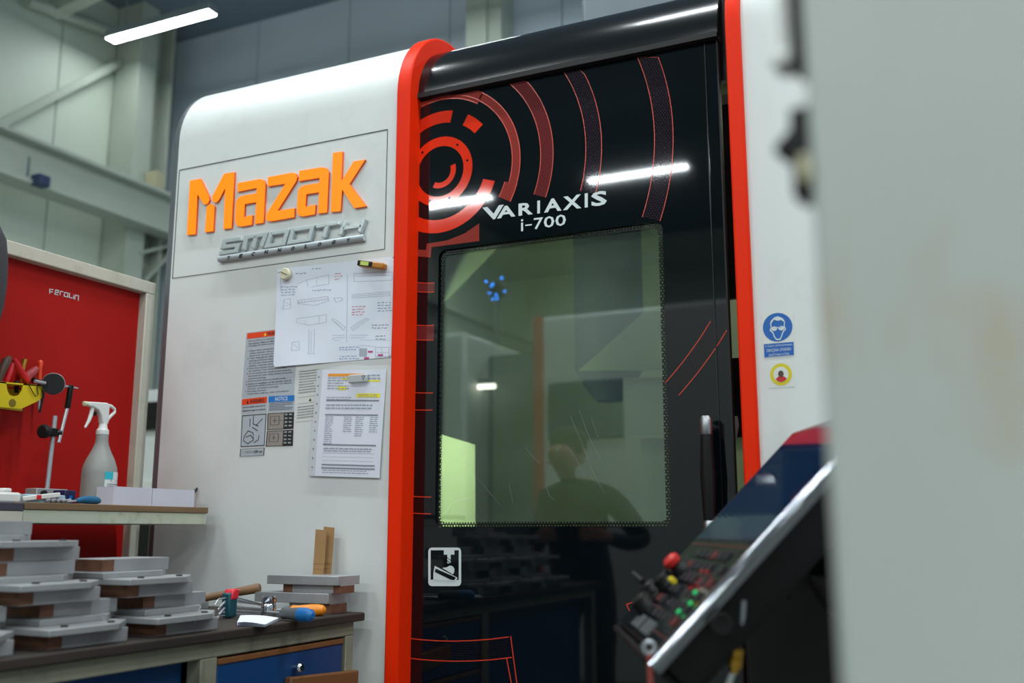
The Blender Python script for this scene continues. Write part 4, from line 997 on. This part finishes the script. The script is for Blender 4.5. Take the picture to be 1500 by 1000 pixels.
MB().tube([hq(42, 563, HX + .004), hq(48, 574, HX + .004), hq(52, 580, HX + .004), hq(56, 578, HX + .004), hq(54, 566, HX + .004)], .0014, 6).build('wire', 'black_plastic', t)

# ------------------------------------------------------------------ steel jaw blocks piled on the bench
BH, CT = .027, .012        # foot block height, cap thickness
def make_block(up):
    """length along Y, width along X, origin at centre of the base"""
    t = thing('steel_jaw', 'x', 'steel block')
    L_, W_ = .235, .16; l2, w2 = .19, .1
    z0 = BH if up else 0
    pl_ = [(W_ / 2, -L_ / 2), (W_ / 2, L_ / 2 - .075), (W_ / 2 - .06, L_ / 2), (-W_ / 2 + .06, L_ / 2), (-W_ / 2, L_ / 2 - .075), (-W_ / 2, -L_ / 2)]
    MB().prism([(x, y, z0) for x, y in pl_], (0, 0, CT)).build('cap_plate', 'ground_steel', t, smooth=20, bevel=.0012)
    fz = 0 if up else CT
    fo = MB().box(-w2 / 2, w2 / 2, -l2 / 2, l2 / 2, fz, fz + BH).build('foot_block', 'ground_steel', t, bevel=.0012)
    MB().box(-w2 / 2 - .0003, w2 / 2 + .0003, -l2 / 2 - .0003, -l2 / 2 + .032, fz + .0015, fz + BH - .0015).build('rusty_end', 'rust_tint', fo)
    if up:
        for y in (-.06, .05):
            MB().lathe((.05, y, BH + CT - .001), (0, 0, 1), [(.0072, 0), (.0072, .0032), (.0064, .004)], 12).build('cap_screw', 'black_plastic', t)
    return t
proto = {True: make_block(True), False: make_block(False)}; used = {True: False, False: False}
HT = BH + CT
LAB = ['in lowest layer along bench edge, cap upward', 'in second layer, foot block upward', 'in third layer, cap upward', 'in fourth layer, foot block upward', 'in fifth layer, cap upward', 'in top layer under the shelf, foot block upward']
def put(up, x, y, z, rz, label, group):
    if not used[up]: o = proto[up]; used[up] = True
    else: o = copy_tree(proto[up])
    o.location = (x, y, z); o.rotation_euler = (0, 0, rz); o['label'] = label; o['group'] = group; return o
# layers: front X, pixel row, pixel x of one near end, whole steps along the bench for each block
lay = [(-1.547, 910, 75, (-1, 0, 1)), (-1.65, 895, 58, (-1, 0, 1)), (-1.60, 860, 30, (-1, 0, 1)), (-1.705, 835, 150, (-2, -1, 0)), (-1.68, 800, 0, (-1, 0)), (-1.77, 775, -80, (0,))]
WHERE = {-1: 'farthest from machine', 0: 'middle', 1: 'beside hex keys'}
for k, (xf, ypx, px, steps) in enumerate(lay):
    up = k % 2 == 0; p = onX(px, ypx, xf)
    for j, st in enumerate(steps):
        zz = BZ + k * HT; y = p.y + st * .262; e = 'end nearest the machine' if j == len(steps) - 1 else ('middle' if j == len(steps) - 2 and len(steps) == 3 else 'end farthest from machine')
        lb = 'steel jaw block ' + LAB[k] + ', ' + e
        if up: put(True, xf - .08, y + .1175, zz, R(rnd.uniform(-.8, .8)), lb, 'steel jaw blocks piled on the bench')
        else: put(False, xf - .05, y + .095, zz, R(rnd.uniform(-.8, .8)), lb, 'steel jaw blocks piled on the bench')
# thin wire pins lying over two caps
for xs in ((149, 152, 145, 903, 908, 925), (291, 288, 285, 888, 900, 912)):
    q = [onX(xs[0] + 3, xs[3], BX - .06), onX(xs[1], xs[4], BX - .03), onX(xs[2], xs[5], BX - .008)]
    t = tag(MB().tube(q, .0012, 6).build('wire_pin', 'steel_tool'), 'thin bent wire pin over the ' + ('middle' if xs[0] < 200 else 'last') + ' cap of the lowest layer', 'wire', 'wire pins on the caps')
# plates stacked against the machine, right end of the bench
def flat(name, label, x0, x1, y0, y1, z0, h, mat, grp='steel plates stacked beside the machine'):
    t = thing(name, label, 'steel block', ((x0 + x1) / 2, (y0 + y1) / 2, z0), grp)
    MB().box(x0, x1, y0, y1, z0, z0 + h).build('plate_body', mat, t, bevel=.0012); return t
y0 = 2.25; y1 = 2.352
f1 = lambda px, py: onY(px, py, y0)
xa, xb = f1(407, 885).x, f1(478, 885).x
fb = flat('steel_block', 'dark steel foot block lowest in stack by machine', xa + .03, xb + .008, y0 + .01, y1 - .02, BZ, .026, 'ground_steel')
MB().box(xb - .025, xb + .0083, y0 + .0098, y1 - .0198, BZ + .001, BZ + .025).build('rusty_end', 'rust_tint', fb)
flat('steel_plate', 'thick steel plate above lowest foot block, by machine', f1(373, 870).x, f1(481, 873).x, y0, y1, BZ + .026, .026, 'ground_steel')
xc, xd = f1(411, 862).x, f1(496, 862).x
fb = flat('steel_block', 'steel foot block with rusty orange ends between two plates', xc, xd, y0 + .012, y1 - .03, BZ + .052, .0215, 'ground_steel')
MB().box(xc - .0003, xc + .03, y0 + .0117, y1 - .0297, BZ + .053, BZ + .0725).build('rusty_end', 'rust_tint', fb); MB().box(xd - .025, xd + .0003, y0 + .0117, y1 - .0297, BZ + .053, BZ + .0725).build('rusty_end', 'rust_tint', fb)
tz = BZ + .0735
flat('steel_plate', 'topmost grey steel plate in stack by machine', f1(391, 850).x, f1(495, 850).x, y0, y1, tz, .0235, 'ground_steel')
# cardboard strips
for k, (xl, xr, yt, yy) in enumerate(((458, 473, 775, 2.33), (470, 484, 771, 2.352))):
    p, q = onY(xl, 840, yy), onY(xr, 840, yy); zt2 = onY(xl + 5, yt, yy).z
    t = thing('cardboard_strip', ('brown cardboard strip with crease standing on steel plate', 'taller brown cardboard strip leaning against the machine front')[k], 'cardboard', ((p.x + q.x) / 2, yy, tz + .0235))
    MB().prism([(p.x, yy, tz + .0235), (q.x, yy, tz + .0235), (q.x - .002, yy + .012, zt2 - .003), (p.x - .004, yy + .012, zt2)], (0, .004, 0)).build('strip_body', 'cardboard', t, smooth=0)
    MB().box(p.x, q.x, yy - .0006, yy, tz + .052, tz + .0526).build('strip_crease', 'grip_brown', t)
# hammer
def zb_at(px, py, h=0): return onZ(px, py, BZ + h)
a, c = zb_at(288, 884, .04), zb_at(380, 862, .075)
t = thing('hammer', 'hammer with worn round wooden handle on the bench', 'hammer', (a.x, a.y, BZ))
A, B_ = onY(292, 877, 2.2), onY(379, 861, 2.26)
MB().tube([A, A.lerp(B_, .5), A.lerp(B_, .85), B_, B_ + (B_ - A).normalized() * .004], [.0095, .0105, .0125, .0135, .011], 14).build('handle', 'hammer_wood', t)
hd_ = A + (A - B_).normalized() * .02
MB().box(hd_.x - .016, hd_.x + .016, hd_.y - .05, hd_.y + .05, BZ, hd_.z + .016).build('hammer_head', 'ground_steel', t, bevel=.004)
# hex key set
hk = zb_at(335, 905); 
t = thing('hex_key_set', 'hex key set in red and teal plastic holder', 'hex keys', hk)
e1 = onX(345, 873, hk.x); 
MB().obox(hk + V((0, 0, .032)), ((1, .15, 0), (-.15, 1, 0), (0, 0, 1)), (.012, .018, .03)).build('holder_teal', 'hex_teal', t, bevel=.004)
MB().obox(hk + V((.002, .004, .058)), ((1, .15, 0), (-.15, 1, 0), (0, .3, 1)), (.0135, .015, .013)).build('holder_red', 'hex_red', t, bevel=.004)
for k, (x1_, y1_, x0_, y0_, r_) in enumerate(((392, 888, 345, 877, .0028), (396, 893, 345, 888, .0034), (395, 887, 347, 881, .002), (415, 899, 345, 894, .0028), (405, 898, 345, 899, .0022), (383, 884, 346, 874, .0018))):
    p, q = onX(x0_, y0_, hk.x + .004), onX(x1_, y1_, hk.x + .02)
    back = onX(330 - 2 * k, y0_ + 3, hk.x); tip = onX(322 - 1.5 * k, y0_ + 12, hk.x + .004)
    MB().tube([q, p, back, back.lerp(tip, .3), tip], r_, 6).build('hex_key', 'steel_tool', t)
# socket
sp0 = zb_at(393, 903)
t = thing('socket', 'chrome wrench socket standing on the bench', 'socket', sp0)
MB().lathe(sp0, (0, 0, 1), [(.018, 0), (.019, .002), (.019, .03), (.017, .033), (.019, .036), (.019, .048), (.0175, .05), (.0135, .05), (.0135, .038)], 24).build('socket_body', 'chrome', t)
# screwdrivers
def driver(name, label, pA, pB, rad, m1, m2, shank):
    d = (pB - pA).normalized(); t = thing(name, label, 'screwdriver', pA)
    L_ = (pB - pA).length
    MB().tube([pA, pA + d * L_ * .06, pA + d * L_ * .2, pA + d * L_ * .6], [rad * .6, rad * .85, rad * .8, rad], 14).build('handle', m1, t)
    MB().tube([pA + d * L_ * .6, pA + d * L_ * .78, pA + d * L_ * .93, pB], [rad, rad, rad * .85, rad * .35], 14).build('handle_cap', m2, t)
    MB().tube([pA - d * shank, pA], .0032, 8).build('shank', 'steel_tool', t); return t
pA = onZ(413, 908, BZ) + V((0, 0, .0168)); pB = onZ(458, 912, BZ) + V((0, 0, .0168))
driver('screwdriver', 'screwdriver with grey handle and blue end on bench', pA, pB, .0168, 'handle_grey', 'handle_blue', .06)
pA = onZ(425, 902, BZ) + V((0, 0, .0148)); pB = onZ(477, 902, BZ) + V((0, 0, .0148))
driver('file_tool', 'file with ribbed orange plastic handle on bench', pA, pB, .0148, 'handle_orange', 'handle_orange', .04)
# loose paper
g0, g1, g2, g3 = zb_at(347, 917), zb_at(388, 918), zb_at(408, 909), zb_at(352, 905)
t = thing('paper_booklet', 'curled white paper booklet lying under the hex keys', 'paper', g0)
for k in range(3):
    b = MB(); nu = 12
    A = [g0.lerp(g1, i / nu) + V((0, 0, .001 + .003 * k + .003 * math.sin(i / nu * 3.1 + .6) * (.4 + .3 * k))) for i in range(nu + 1)]; B2 = [g3.lerp(g2, i / nu) + V((0, 0, .001 + .003 * k + .003 * math.sin(i / nu * 3.1))) for i in range(nu + 1)]
    b.strip(A, B2); b.build('page', 'paper', t, smooth=60)

# ------------------------------------------------------------------ control panel on its arm
a_ = onZ(962, 968, .98); c_ = onZ(905, 915, .98); wv = (c_ - a_); PW = wv.length; wv.normalize()
hd2 = V((wv.y, -wv.x, 0)); d_ = onP(1165, 632, c_, wv); ev = (d_ - c_); PL = ev.length; ev.normalize(); nv = wv.cross(ev)
if nv.z < 0: nv = -nv
def PP(s, t, d=0): return a_ + wv * (PW * s) + ev * (PL * t) + nv * d
cp = thing('control_panel', 'tilted black machine control panel with dark screen and chrome edge', 'control panel', (a_ + c_) / 2)
MB().prism([PP(.03, 0), PP(1, 0), PP(1, 1), PP(.03, 1)], -nv * .075).build('housing', 'black_plastic', cp, bevel=.012, seg=3)
MB().prism([PP(.04, .02, .0), PP(.985, .02, .0), PP(.985, .985, .0), PP(.04, .985, .0)], nv * .003).build('front_plate', 'panel_face', cp, bevel=.001)
MB().prism([PP(.06, .43, .003), PP(.96, .43, .003), PP(.96, .96, .003), PP(.06, .96, .003)], nv * .0012).build('screen', 'screen_glass', cp)
b = MB()
for s0, s1, t0, t1 in ((.06, .96, .405, .409), (.06, .45, .06, .064), (.45, .7, .13, .134), (.06, .7, .255, .258), (.045, .05, .44, .9), (.97, .975, .5, .9)): b.prism([PP(s0, t0, .003), PP(s1, t0, .003), PP(s1, t1, .003), PP(s0, t1, .003)], nv * .0004)
b.build('red_line', 'key_redbrown', cp)
# chrome edge: rounded rail along the near side
pts = []
b = MB(); prof = [(.0, .006)] + [(-.004 - .013 * math.sin(R(x)), -.006 + .013 * math.cos(R(x))) for x in range(0, 181, 15)] + [(0, -.019)]
q0 = [PP(.035, -.02) + wv * u + nv * v for u, v in prof]; b.prism(q0, ev * (PL * 1.06)); b.build('chrome_edge', 'rail_chrome', cp, smooth=60)
MB().prism([PP(.04, -.025, .014), PP(.99, -.025, .006), PP(.99, .0, .006), PP(.04, .0, .014)], -nv * .07).build('bottom_edge', 'black_plastic', cp, bevel=.006)
# keys
for r_ in range(6):
    for k in range(8):
        s = .12 + .085 * k; t0 = .1 + .05 * r_
        if (r_ + k) % 7 == 5: continue
        MB().prism([PP(s, t0, .003), PP(s + .055, t0, .003), PP(s + .055, t0 + .03, .003), PP(s, t0 + .03, .003)], nv * .003).build('key', 'key_dark' if (r_ * 3 + k) % 9 else 'key_redbrown', cp)
for s0, t0 in ((.33, .035), (.55, .035)):
    MB().prism([PP(s0, t0, .003), PP(s0 + .18, t0, .003), PP(s0 + .18, t0 + .05, .003), PP(s0, t0 + .05, .003)], nv * .002).build('label_plate', 'handle_grey', cp)
for x, y in ((1019, 868), (1012, 884), (995, 896)):
    p = onP(x, y, PP(0, 0, .006), nv); MB().lathe(p, nv, [(.0034, 0), (.0034, .002), (.002, .003)], 12).build('indicator', 'led_green', cp)
for x, y in ((1028, 837), (1036, 838), (1012, 862)):
    p = onP(x, y, PP(0, 0, .006), nv); MB().lathe(p, nv, [(.003, 0), (.003, .002)], 10).build('indicator', 'led_red', cp)
def knob(x, y, r, h, mat, base='black_plastic'):
    p = onP(x, y, PP(0, 0, .003), nv)
    k_ = MB().lathe(p, nv, [(r * 1.15, 0), (r * 1.15, .006), (r, .01), (r * .95, h), (r * .7, h + .003)], 20).build('knob', base, cp)
    if mat: MB().lathe(p + nv * (h + .003), nv, [(r * .9, 0), (r * 1.1, .004), (r * 1.1, .012), (r * .7, .017)], 20).build('knob_top', mat, k_)
    return k_
knob(1001, 838, .0135, .016, 'key_red'); knob(981, 857, .019, .022, 'knob_yellow' if 0 else None); knob(958, 868, .017, .02, None); knob(950, 890, .018, .024, None)
p = onP(985, 850, PP(0, 0, .028), nv); MB().obox(p, (ev, wv, nv), (.004, .009, .006)).build('yellow_lever', 'knob_yellow', cp, bevel=.002)
p = onP(958, 868, PP(0, 0, .003), nv) + nv * .028; MB().tube([p, p + nv * .018 + wv * .03], .005, 8).build('joystick', 'black_rubber', cp)
# bottom plate, pivot and arm
p = PP(.5, .55, -.075)
MB().tube([p, p - nv * .06], .055, 20).build('pivot', 'black_plastic', cp)
hc = PP(.3, .62, -.1)
MB().tube([hc + V((0, 0, -.0)), hc + V((.02, .06, -.05)), hc + V((.03, .2, -.1)), hc + V((.04, .36, -.13))], [.06, .062, .062, .06], 18).build('arm', 'black_plastic', cp)
MB().box(onY(1088, 900, 2.16).x, .35, 2.16, 2.37, 0, onY(1205, 838, 2.16).z).build('pedestal', 'black_plastic', cp, bevel=.01)
p = onP(1056, 912, PP(0, .1, 0), wv); MB().lathe(p - wv * .002, -wv, [(.014, 0), (.014, .006), (.01, .006), (.01, .002)], 20).build('side_knob', 'black_rubber', cp)
# hook with red strap and air coupling under the panel
hp_ = PP(.12, .0, .016)
t = thing('ring_wrench', 'steel ring wrench with red sleeve hung on control panel', 'wrench', PP(.12, -.03, .01))
rc = onP(951, 948, PP(.02, -.03, 0), (PP(0, 0) - CAM).normalized())
b = MB(); vw = (CAM - rc).normalized(); ru = vw.cross(V((0, 0, 1))).normalized(); rv = ru.cross(vw).normalized()
b.tube([rc + (ru * math.cos(x) + rv * math.sin(x)) * .0075 for x in [2 * math.pi * i / 16 for i in range(17)]], .0025, 8, False); b.build('ring_end', 'steel_tool', t)
MB().tube([rc - rv * .009, rc - rv * .09 - ru * .002], .0038, 8).build('red_sleeve', 'strap_red', t)
a1_ = onP(1090, 880, a_ + ev * .2, cf); up_ = onP(1089, 912, a1_, cf)
t = thing('air_coupling', 'brass air coupling with paper tag hanging below control panel', 'coupling', a1_)
A = onP(1088, 905, a1_, cf); B_ = onP(1081, 948, a1_, cf); C_ = onP(1077, 972, a1_, cf); E_ = onP(1065, 1010, a1_, cf)
dd = (C_ - B_).normalized()
MB().tube([onP(1090, 880, a1_, cf), A, B_], .003, 8).build('hose_nipple', 'steel_tool', t)
MB().lathe(B_, dd, [(.004, 0), (.0085, .002), (.0085, .012), (.007, .013), (.0095, .014), (.0095, .026), (.006, .027), (.006, .034)], 12).build('coupling_body', 'brass', t)
MB().tube([B_ + dd * .034, C_.lerp(E_, .5), E_], .004, 8).build('hose', 'tag_white', t)
tg = [onP(x, y, a1_, cf) for x, y in ((1091, 912), (1096, 936), (1080, 938), (1086, 918))]
MB().prism(tg, -cf * .0008).build('paper_tag', 'tag_white', t)

# ------------------------------------------------------------------ open steel cabinet door close to the camera
FY = .62
fx = onY(1199, 500, FY).x
fd = thing('cabinet_door', 'pale stained steel cabinet door standing close in foreground', 'cabinet door', (fx + .5, FY, 0))
ang = R(-6)
def fp(u, v, z): return V((fx + u * math.cos(ang) - v * math.sin(ang), FY + u * math.sin(ang) + v * math.cos(ang), z))
b = MB(); b.prism([fp(0, 0, .05), fp(1.1, 0, .05), fp(1.1, .035, .05), fp(0, .035, .05)], (0, 0, 2.15)); b.build('door_leaf', 'fore_white', fd, bevel=.006)
for z in (.35, 1.9): MB().prism([fp(1.08, -.01, z), fp(1.13, -.01, z), fp(1.13, .045, z), fp(1.08, .045, z)], (0, 0, .08)).build('hinge', 'steel_tool', fd, bevel=.003)
MB().prism([fp(.9, .0, .0), fp(.96, 0, 0), fp(.96, .035, 0), fp(.9, .035, 0)], (0, 0, .05)).build('door_foot', 'black_plastic', fd)
MB().prism([fp(.02, .0, .0), fp(.08, 0, 0), fp(.08, .035, 0), fp(.02, .035, 0)], (0, 0, .05)).build('door_foot', 'black_plastic', fd)
# latch parts along the free edge
def fz(y): return onY(1185, y, FY).z
def lat(name, mat, u0, u1, y0, y1, v0=.004, v1=.03): return MB().prism([fp(u0, v0, fz(y1)), fp(u1, v0, fz(y1)), fp(u1, v1, fz(y1)), fp(u0, v1, fz(y1))], (0, 0, fz(y0) - fz(y1))).build(name, mat, fd, bevel=.002)
lat('latch_rod', 'black_plastic', -.009, .002, -160, 90)
lat('latch_guide', 'plastic_white', -.022, -.009, 58, 78)
lat('latch_guide', 'plastic_white', -.02, -.009, -160, 60, .02, .03)
lat('latch_body', 'black_plastic', -.012, .004, 148, 282)
b = MB(); b.prism([fp(-.012, .008, fz(172)), fp(-.024, .008, fz(196)), fp(-.024, .008, fz(206)), fp(-.012, .008, fz(218))], fp(0, .022, 0) - fp(0, 0, 0)); b.build('latch_tongue', 'black_plastic', fd, bevel=.002)
lat('latch_spring', 'beige_block', -.006, .0005, 225, 265, -.003, .004)

# ------------------------------------------------------------------ neighbouring machine, person (seen as reflections in the door)
def mir(x, y, Yb):
    d = ray(x, y); P = CAM + d * (DY / d.y); e = V((d.x, -d.y, d.z)); return P + e * ((Yb - P.y) / e.y)
NB = -2.6
nm = thing('neighbour_machine', 'white machine with red post across the aisle, mirrored in door', 'machine', (-3.1, NB, 0))
MB().box(-3.3, -1.6, NB - 1.4, NB, .0, 2.9).build('cabin', 'machine_white', nm, bevel=.04)
MB().box(-4.9, -4.02, NB - 1.4, NB - .05, 0, 2.85).build('cabin', 'machine_white', nm, bevel=.04)
MB().box(-4.02, -3.3, NB - 1.4, NB - .5, 0, 2.7).build('work_area_shade', 'dark_paint_and_shade', nm)  # solid block coloured dark to stand for shade inside the recess
MB().box(-3.34, -3.26, NB, NB + .03, 0, 2.9).build('red_post', 'sign_red', nm, bevel=.005)
w0, w1 = mir(800, 560, NB + .02), mir(912, 640, NB + .02)
MB().box(w0.x, w1.x, NB, NB + .02, w1.z, w0.z).build('cabin_window', 'sensor_blue', nm, bevel=.01)
l0, l1 = mir(688, 567, NB - .3), mir(722, 566, NB - .3)
MB().box(l0.x, l1.x, NB - .34, NB - .28, l0.z + .02, l0.z + .07).build('lamp_case', 'lamp_case', nm)
MB().box(l0.x, l1.x, NB - .33, NB - .29, l0.z - .015, l0.z + .02).build('work_lamp_offscreen', 'lamp_small', nm)
# blue signal lamp on a mast
bc_ = mir(722, 423, NB + .0)
sg = thing('signal_lamp_offscreen', 'round signal lamp with blue LEDs above neighbouring machine', 'lamp', (bc_.x, NB - .06, 2.7))
MB().tube([(bc_.x, NB - .08, 2.7), (bc_.x, NB - .08, bc_.z)], .012, 10).build('mast', 'dark_paint_and_shade', sg)
MB().lathe((bc_.x, NB - .08, bc_.z), (0, 1, 0), [(.07, 0), (.075, .01), (.075, .05), (.07, .06)], 24).build('lamp_head', 'black_plastic', sg)
for x, y in ((710, 411), (733, 406), (720, 415), (718, 418), (715, 428), (737, 425.5), (725, 431), (726, 436), (720, 437)):
    p = mir(x, y, NB - .02); MB().lathe((p.x, NB - .02, p.z), (0, 1, 0), [(.0065, 0), (.0065, .003), (.004, .006)], 10).build('blue_led_offscreen', 'led_blue', sg)

# person standing at the end of the bench (only mirrored in the window)
def person():
    ox, oy = -1.88, .1
    J = {}; E = []; Rr = {}
    def j(n, x, y, z, r, par=None):
        J[n] = V((ox + x, oy + y, z)); Rr[n] = r
        if par: E.append((par, n))
    j('pelvis', 0, -.02, .9, .145); j('belly', -.01, 0, 1.02, .135, 'pelvis'); j('chest', -.02, .03, 1.18, .145, 'belly'); j('upper', -.025, .05, 1.31, .115, 'chest'); j('neck', -.03, .085, 1.4, .055, 'upper')
    j('skull0', -.035, .11, 1.47, .07, 'neck'); j('skull1', -.04, .125, 1.53, .088, 'skull0'); j('skull2', -.04, .12, 1.58, .08, 'skull1')
    j('nose', -.075, .205, 1.515, .018, 'skull1')
    for s, nm_ in ((1, 'r'), (-1, 'l')):
        j(nm_ + 'hip', s * .09, -.02, .84, .1, 'pelvis'); j(nm_ + 'knee', s * .11, .01, .47, .062, nm_ + 'hip'); j(nm_ + 'calf', s * .115, -.015, .33, .056, nm_ + 'knee'); j(nm_ + 'ankle', s * .12, -.04, .09, .042, nm_ + 'calf'); j(nm_ + 'toe', s * .14, .12, .045, .042, nm_ + 'ankle')
        j(nm_ + 'sh', s * .17, .04, 1.31, .07, 'upper')
    j('rel', .33, -.02, 1.1, .05, 'rsh'); j('rfa', .27, .1, 1.09, .042, 'rel'); j('rwr', .2, .2, 1.12, .03, 'rfa'); j('rpalm', .175, .245, 1.135, .036, 'rwr')
    j('lel', -.24, .02, 1.06, .05, 'lsh'); j('lfa', -.2, .13, 1.08, .042, 'lel'); j('lwr', -.12, .23, 1.12, .03, 'lfa'); j('lpalm', -.085, .265, 1.135, .036, 'lwr')
    for s, nm_ in ((-1, 'r'), (1, 'l')):
        b0 = J[nm_ + 'palm'] - V((ox, oy, 0))
        for k in range(4):
            ln = (.034, .039, .036, .028)[k]
            o1 = b0 + V((s * .03, .02, .024 - .016 * k)); o2 = o1 + V((s * ln, .012, -.002)); o3 = o2 + V((s * ln * .6, -.018, -.004))
            j(f'{nm_}f{k}a', *o1, .009, nm_ + 'palm'); j(f'{nm_}f{k}b', *o2, .0085, f'{nm_}f{k}a'); j(f'{nm_}f{k}c', *o3, .007, f'{nm_}f{k}b')
        o1 = b0 + V((s * .0, -.012, .035)); o2 = o1 + V((s * .022, .008, .022))
        j(nm_ + 'tha', *o1, .011, nm_ + 'palm'); j(nm_ + 'thb', *o2, .009, nm_ + 'tha')
    names = list(J); me = bpy.data.meshes.new('person_body')
    me.from_pydata([tuple(J[n] - V((ox, oy, 0))) for n in names], [(names.index(a), names.index(b)) for a, b in E], [])
    o = bpy.data.objects.new('person_cage', me); COL.objects.link(o)
    sk = o.modifiers.new('skin', 'SKIN'); sk.use_smooth_shade = True
    for i, n in enumerate(names):
        d = me.skin_vertices[0].data[i]; d.radius = (Rr[n] * (1.25 if n in ('pelvis', 'belly', 'chest') else 1), Rr[n]); d.use_root = n == 'pelvis'
    ss = o.modifiers.new('sub', 'SUBSURF'); ss.levels = 2; ss.render_levels = 2
    bpy.context.view_layer.update()
    mm = bpy.data.meshes.new_from_object(o.evaluated_get(bpy.context.evaluated_depsgraph_get()))
    bpy.data.objects.remove(o)
    for k in ('skin', 'shirt_dark', 'trouser_dark', 'black_plastic'): mm.materials.append(M[k])
    wr = [J['rwr'] - V((ox, oy, 0)), J['lwr'] - V((ox, oy, 0))]
    for p in mm.polygons:
        c = p.center; hand = any((c - q).length < .13 and c.y > q.y - .005 for q in wr)
        p.material_index = 0 if (c.z > 1.4 or hand) else 1 if c.z > .88 else 2 if c.z > .1 else 3
        p.use_smooth = True
    t = thing('person', 'person in dark work clothes standing with bent arms, mirrored in window', 'person', (ox, oy, 0))
    bo = bpy.data.objects.new('body', mm); COL.objects.link(bo); bo.parent = t
    hc_ = J['skull2'] + V((.012, -.028, .012)); b = MB()
    b.lathe(hc_ + V((0, 0, -.075)), (-.1, .1, 1), [(.06, 0), (.083, .02), (.092, .06), (.088, .1), (.066, .13), (.03, .146), (.004, .15)], 20, sq=(1.05, .92)); b.build('hair', 'hair_dark', t, smooth=80)
    for s in (-1, 1):
        pe_ = J['skull1'] + V((-.035, .085, .012)) + V((.032, .012, 0)) * s
        MB().lathe(pe_ - V((0, .006, 0)), (-.35, 1, 0), [(.002, 0), (.01, .003), (.008, .008), (.002, .011)], 10).build('eye', 'print_white', t)
        MB().lathe(J['skull1'] + V((.086 * s + .004, -.005, 0)), (s, 0, 0), [(.012, 0), (.022, .006), (.018, .012), (.005, .014)], 12, sq=(1.4, .8)).build('ear', 'skin', t)
    m0 = J['skull1'] + V((-.045, .083, -.05)); MB().tube([m0 - V((.022, .006, 0)), m0 + V((0, .006, 0)), m0 + V((.022, 0, 0))], .005, 8).build('mouth', 'grip_dusty', t)
person()

bpy.data.objects.remove(_to)
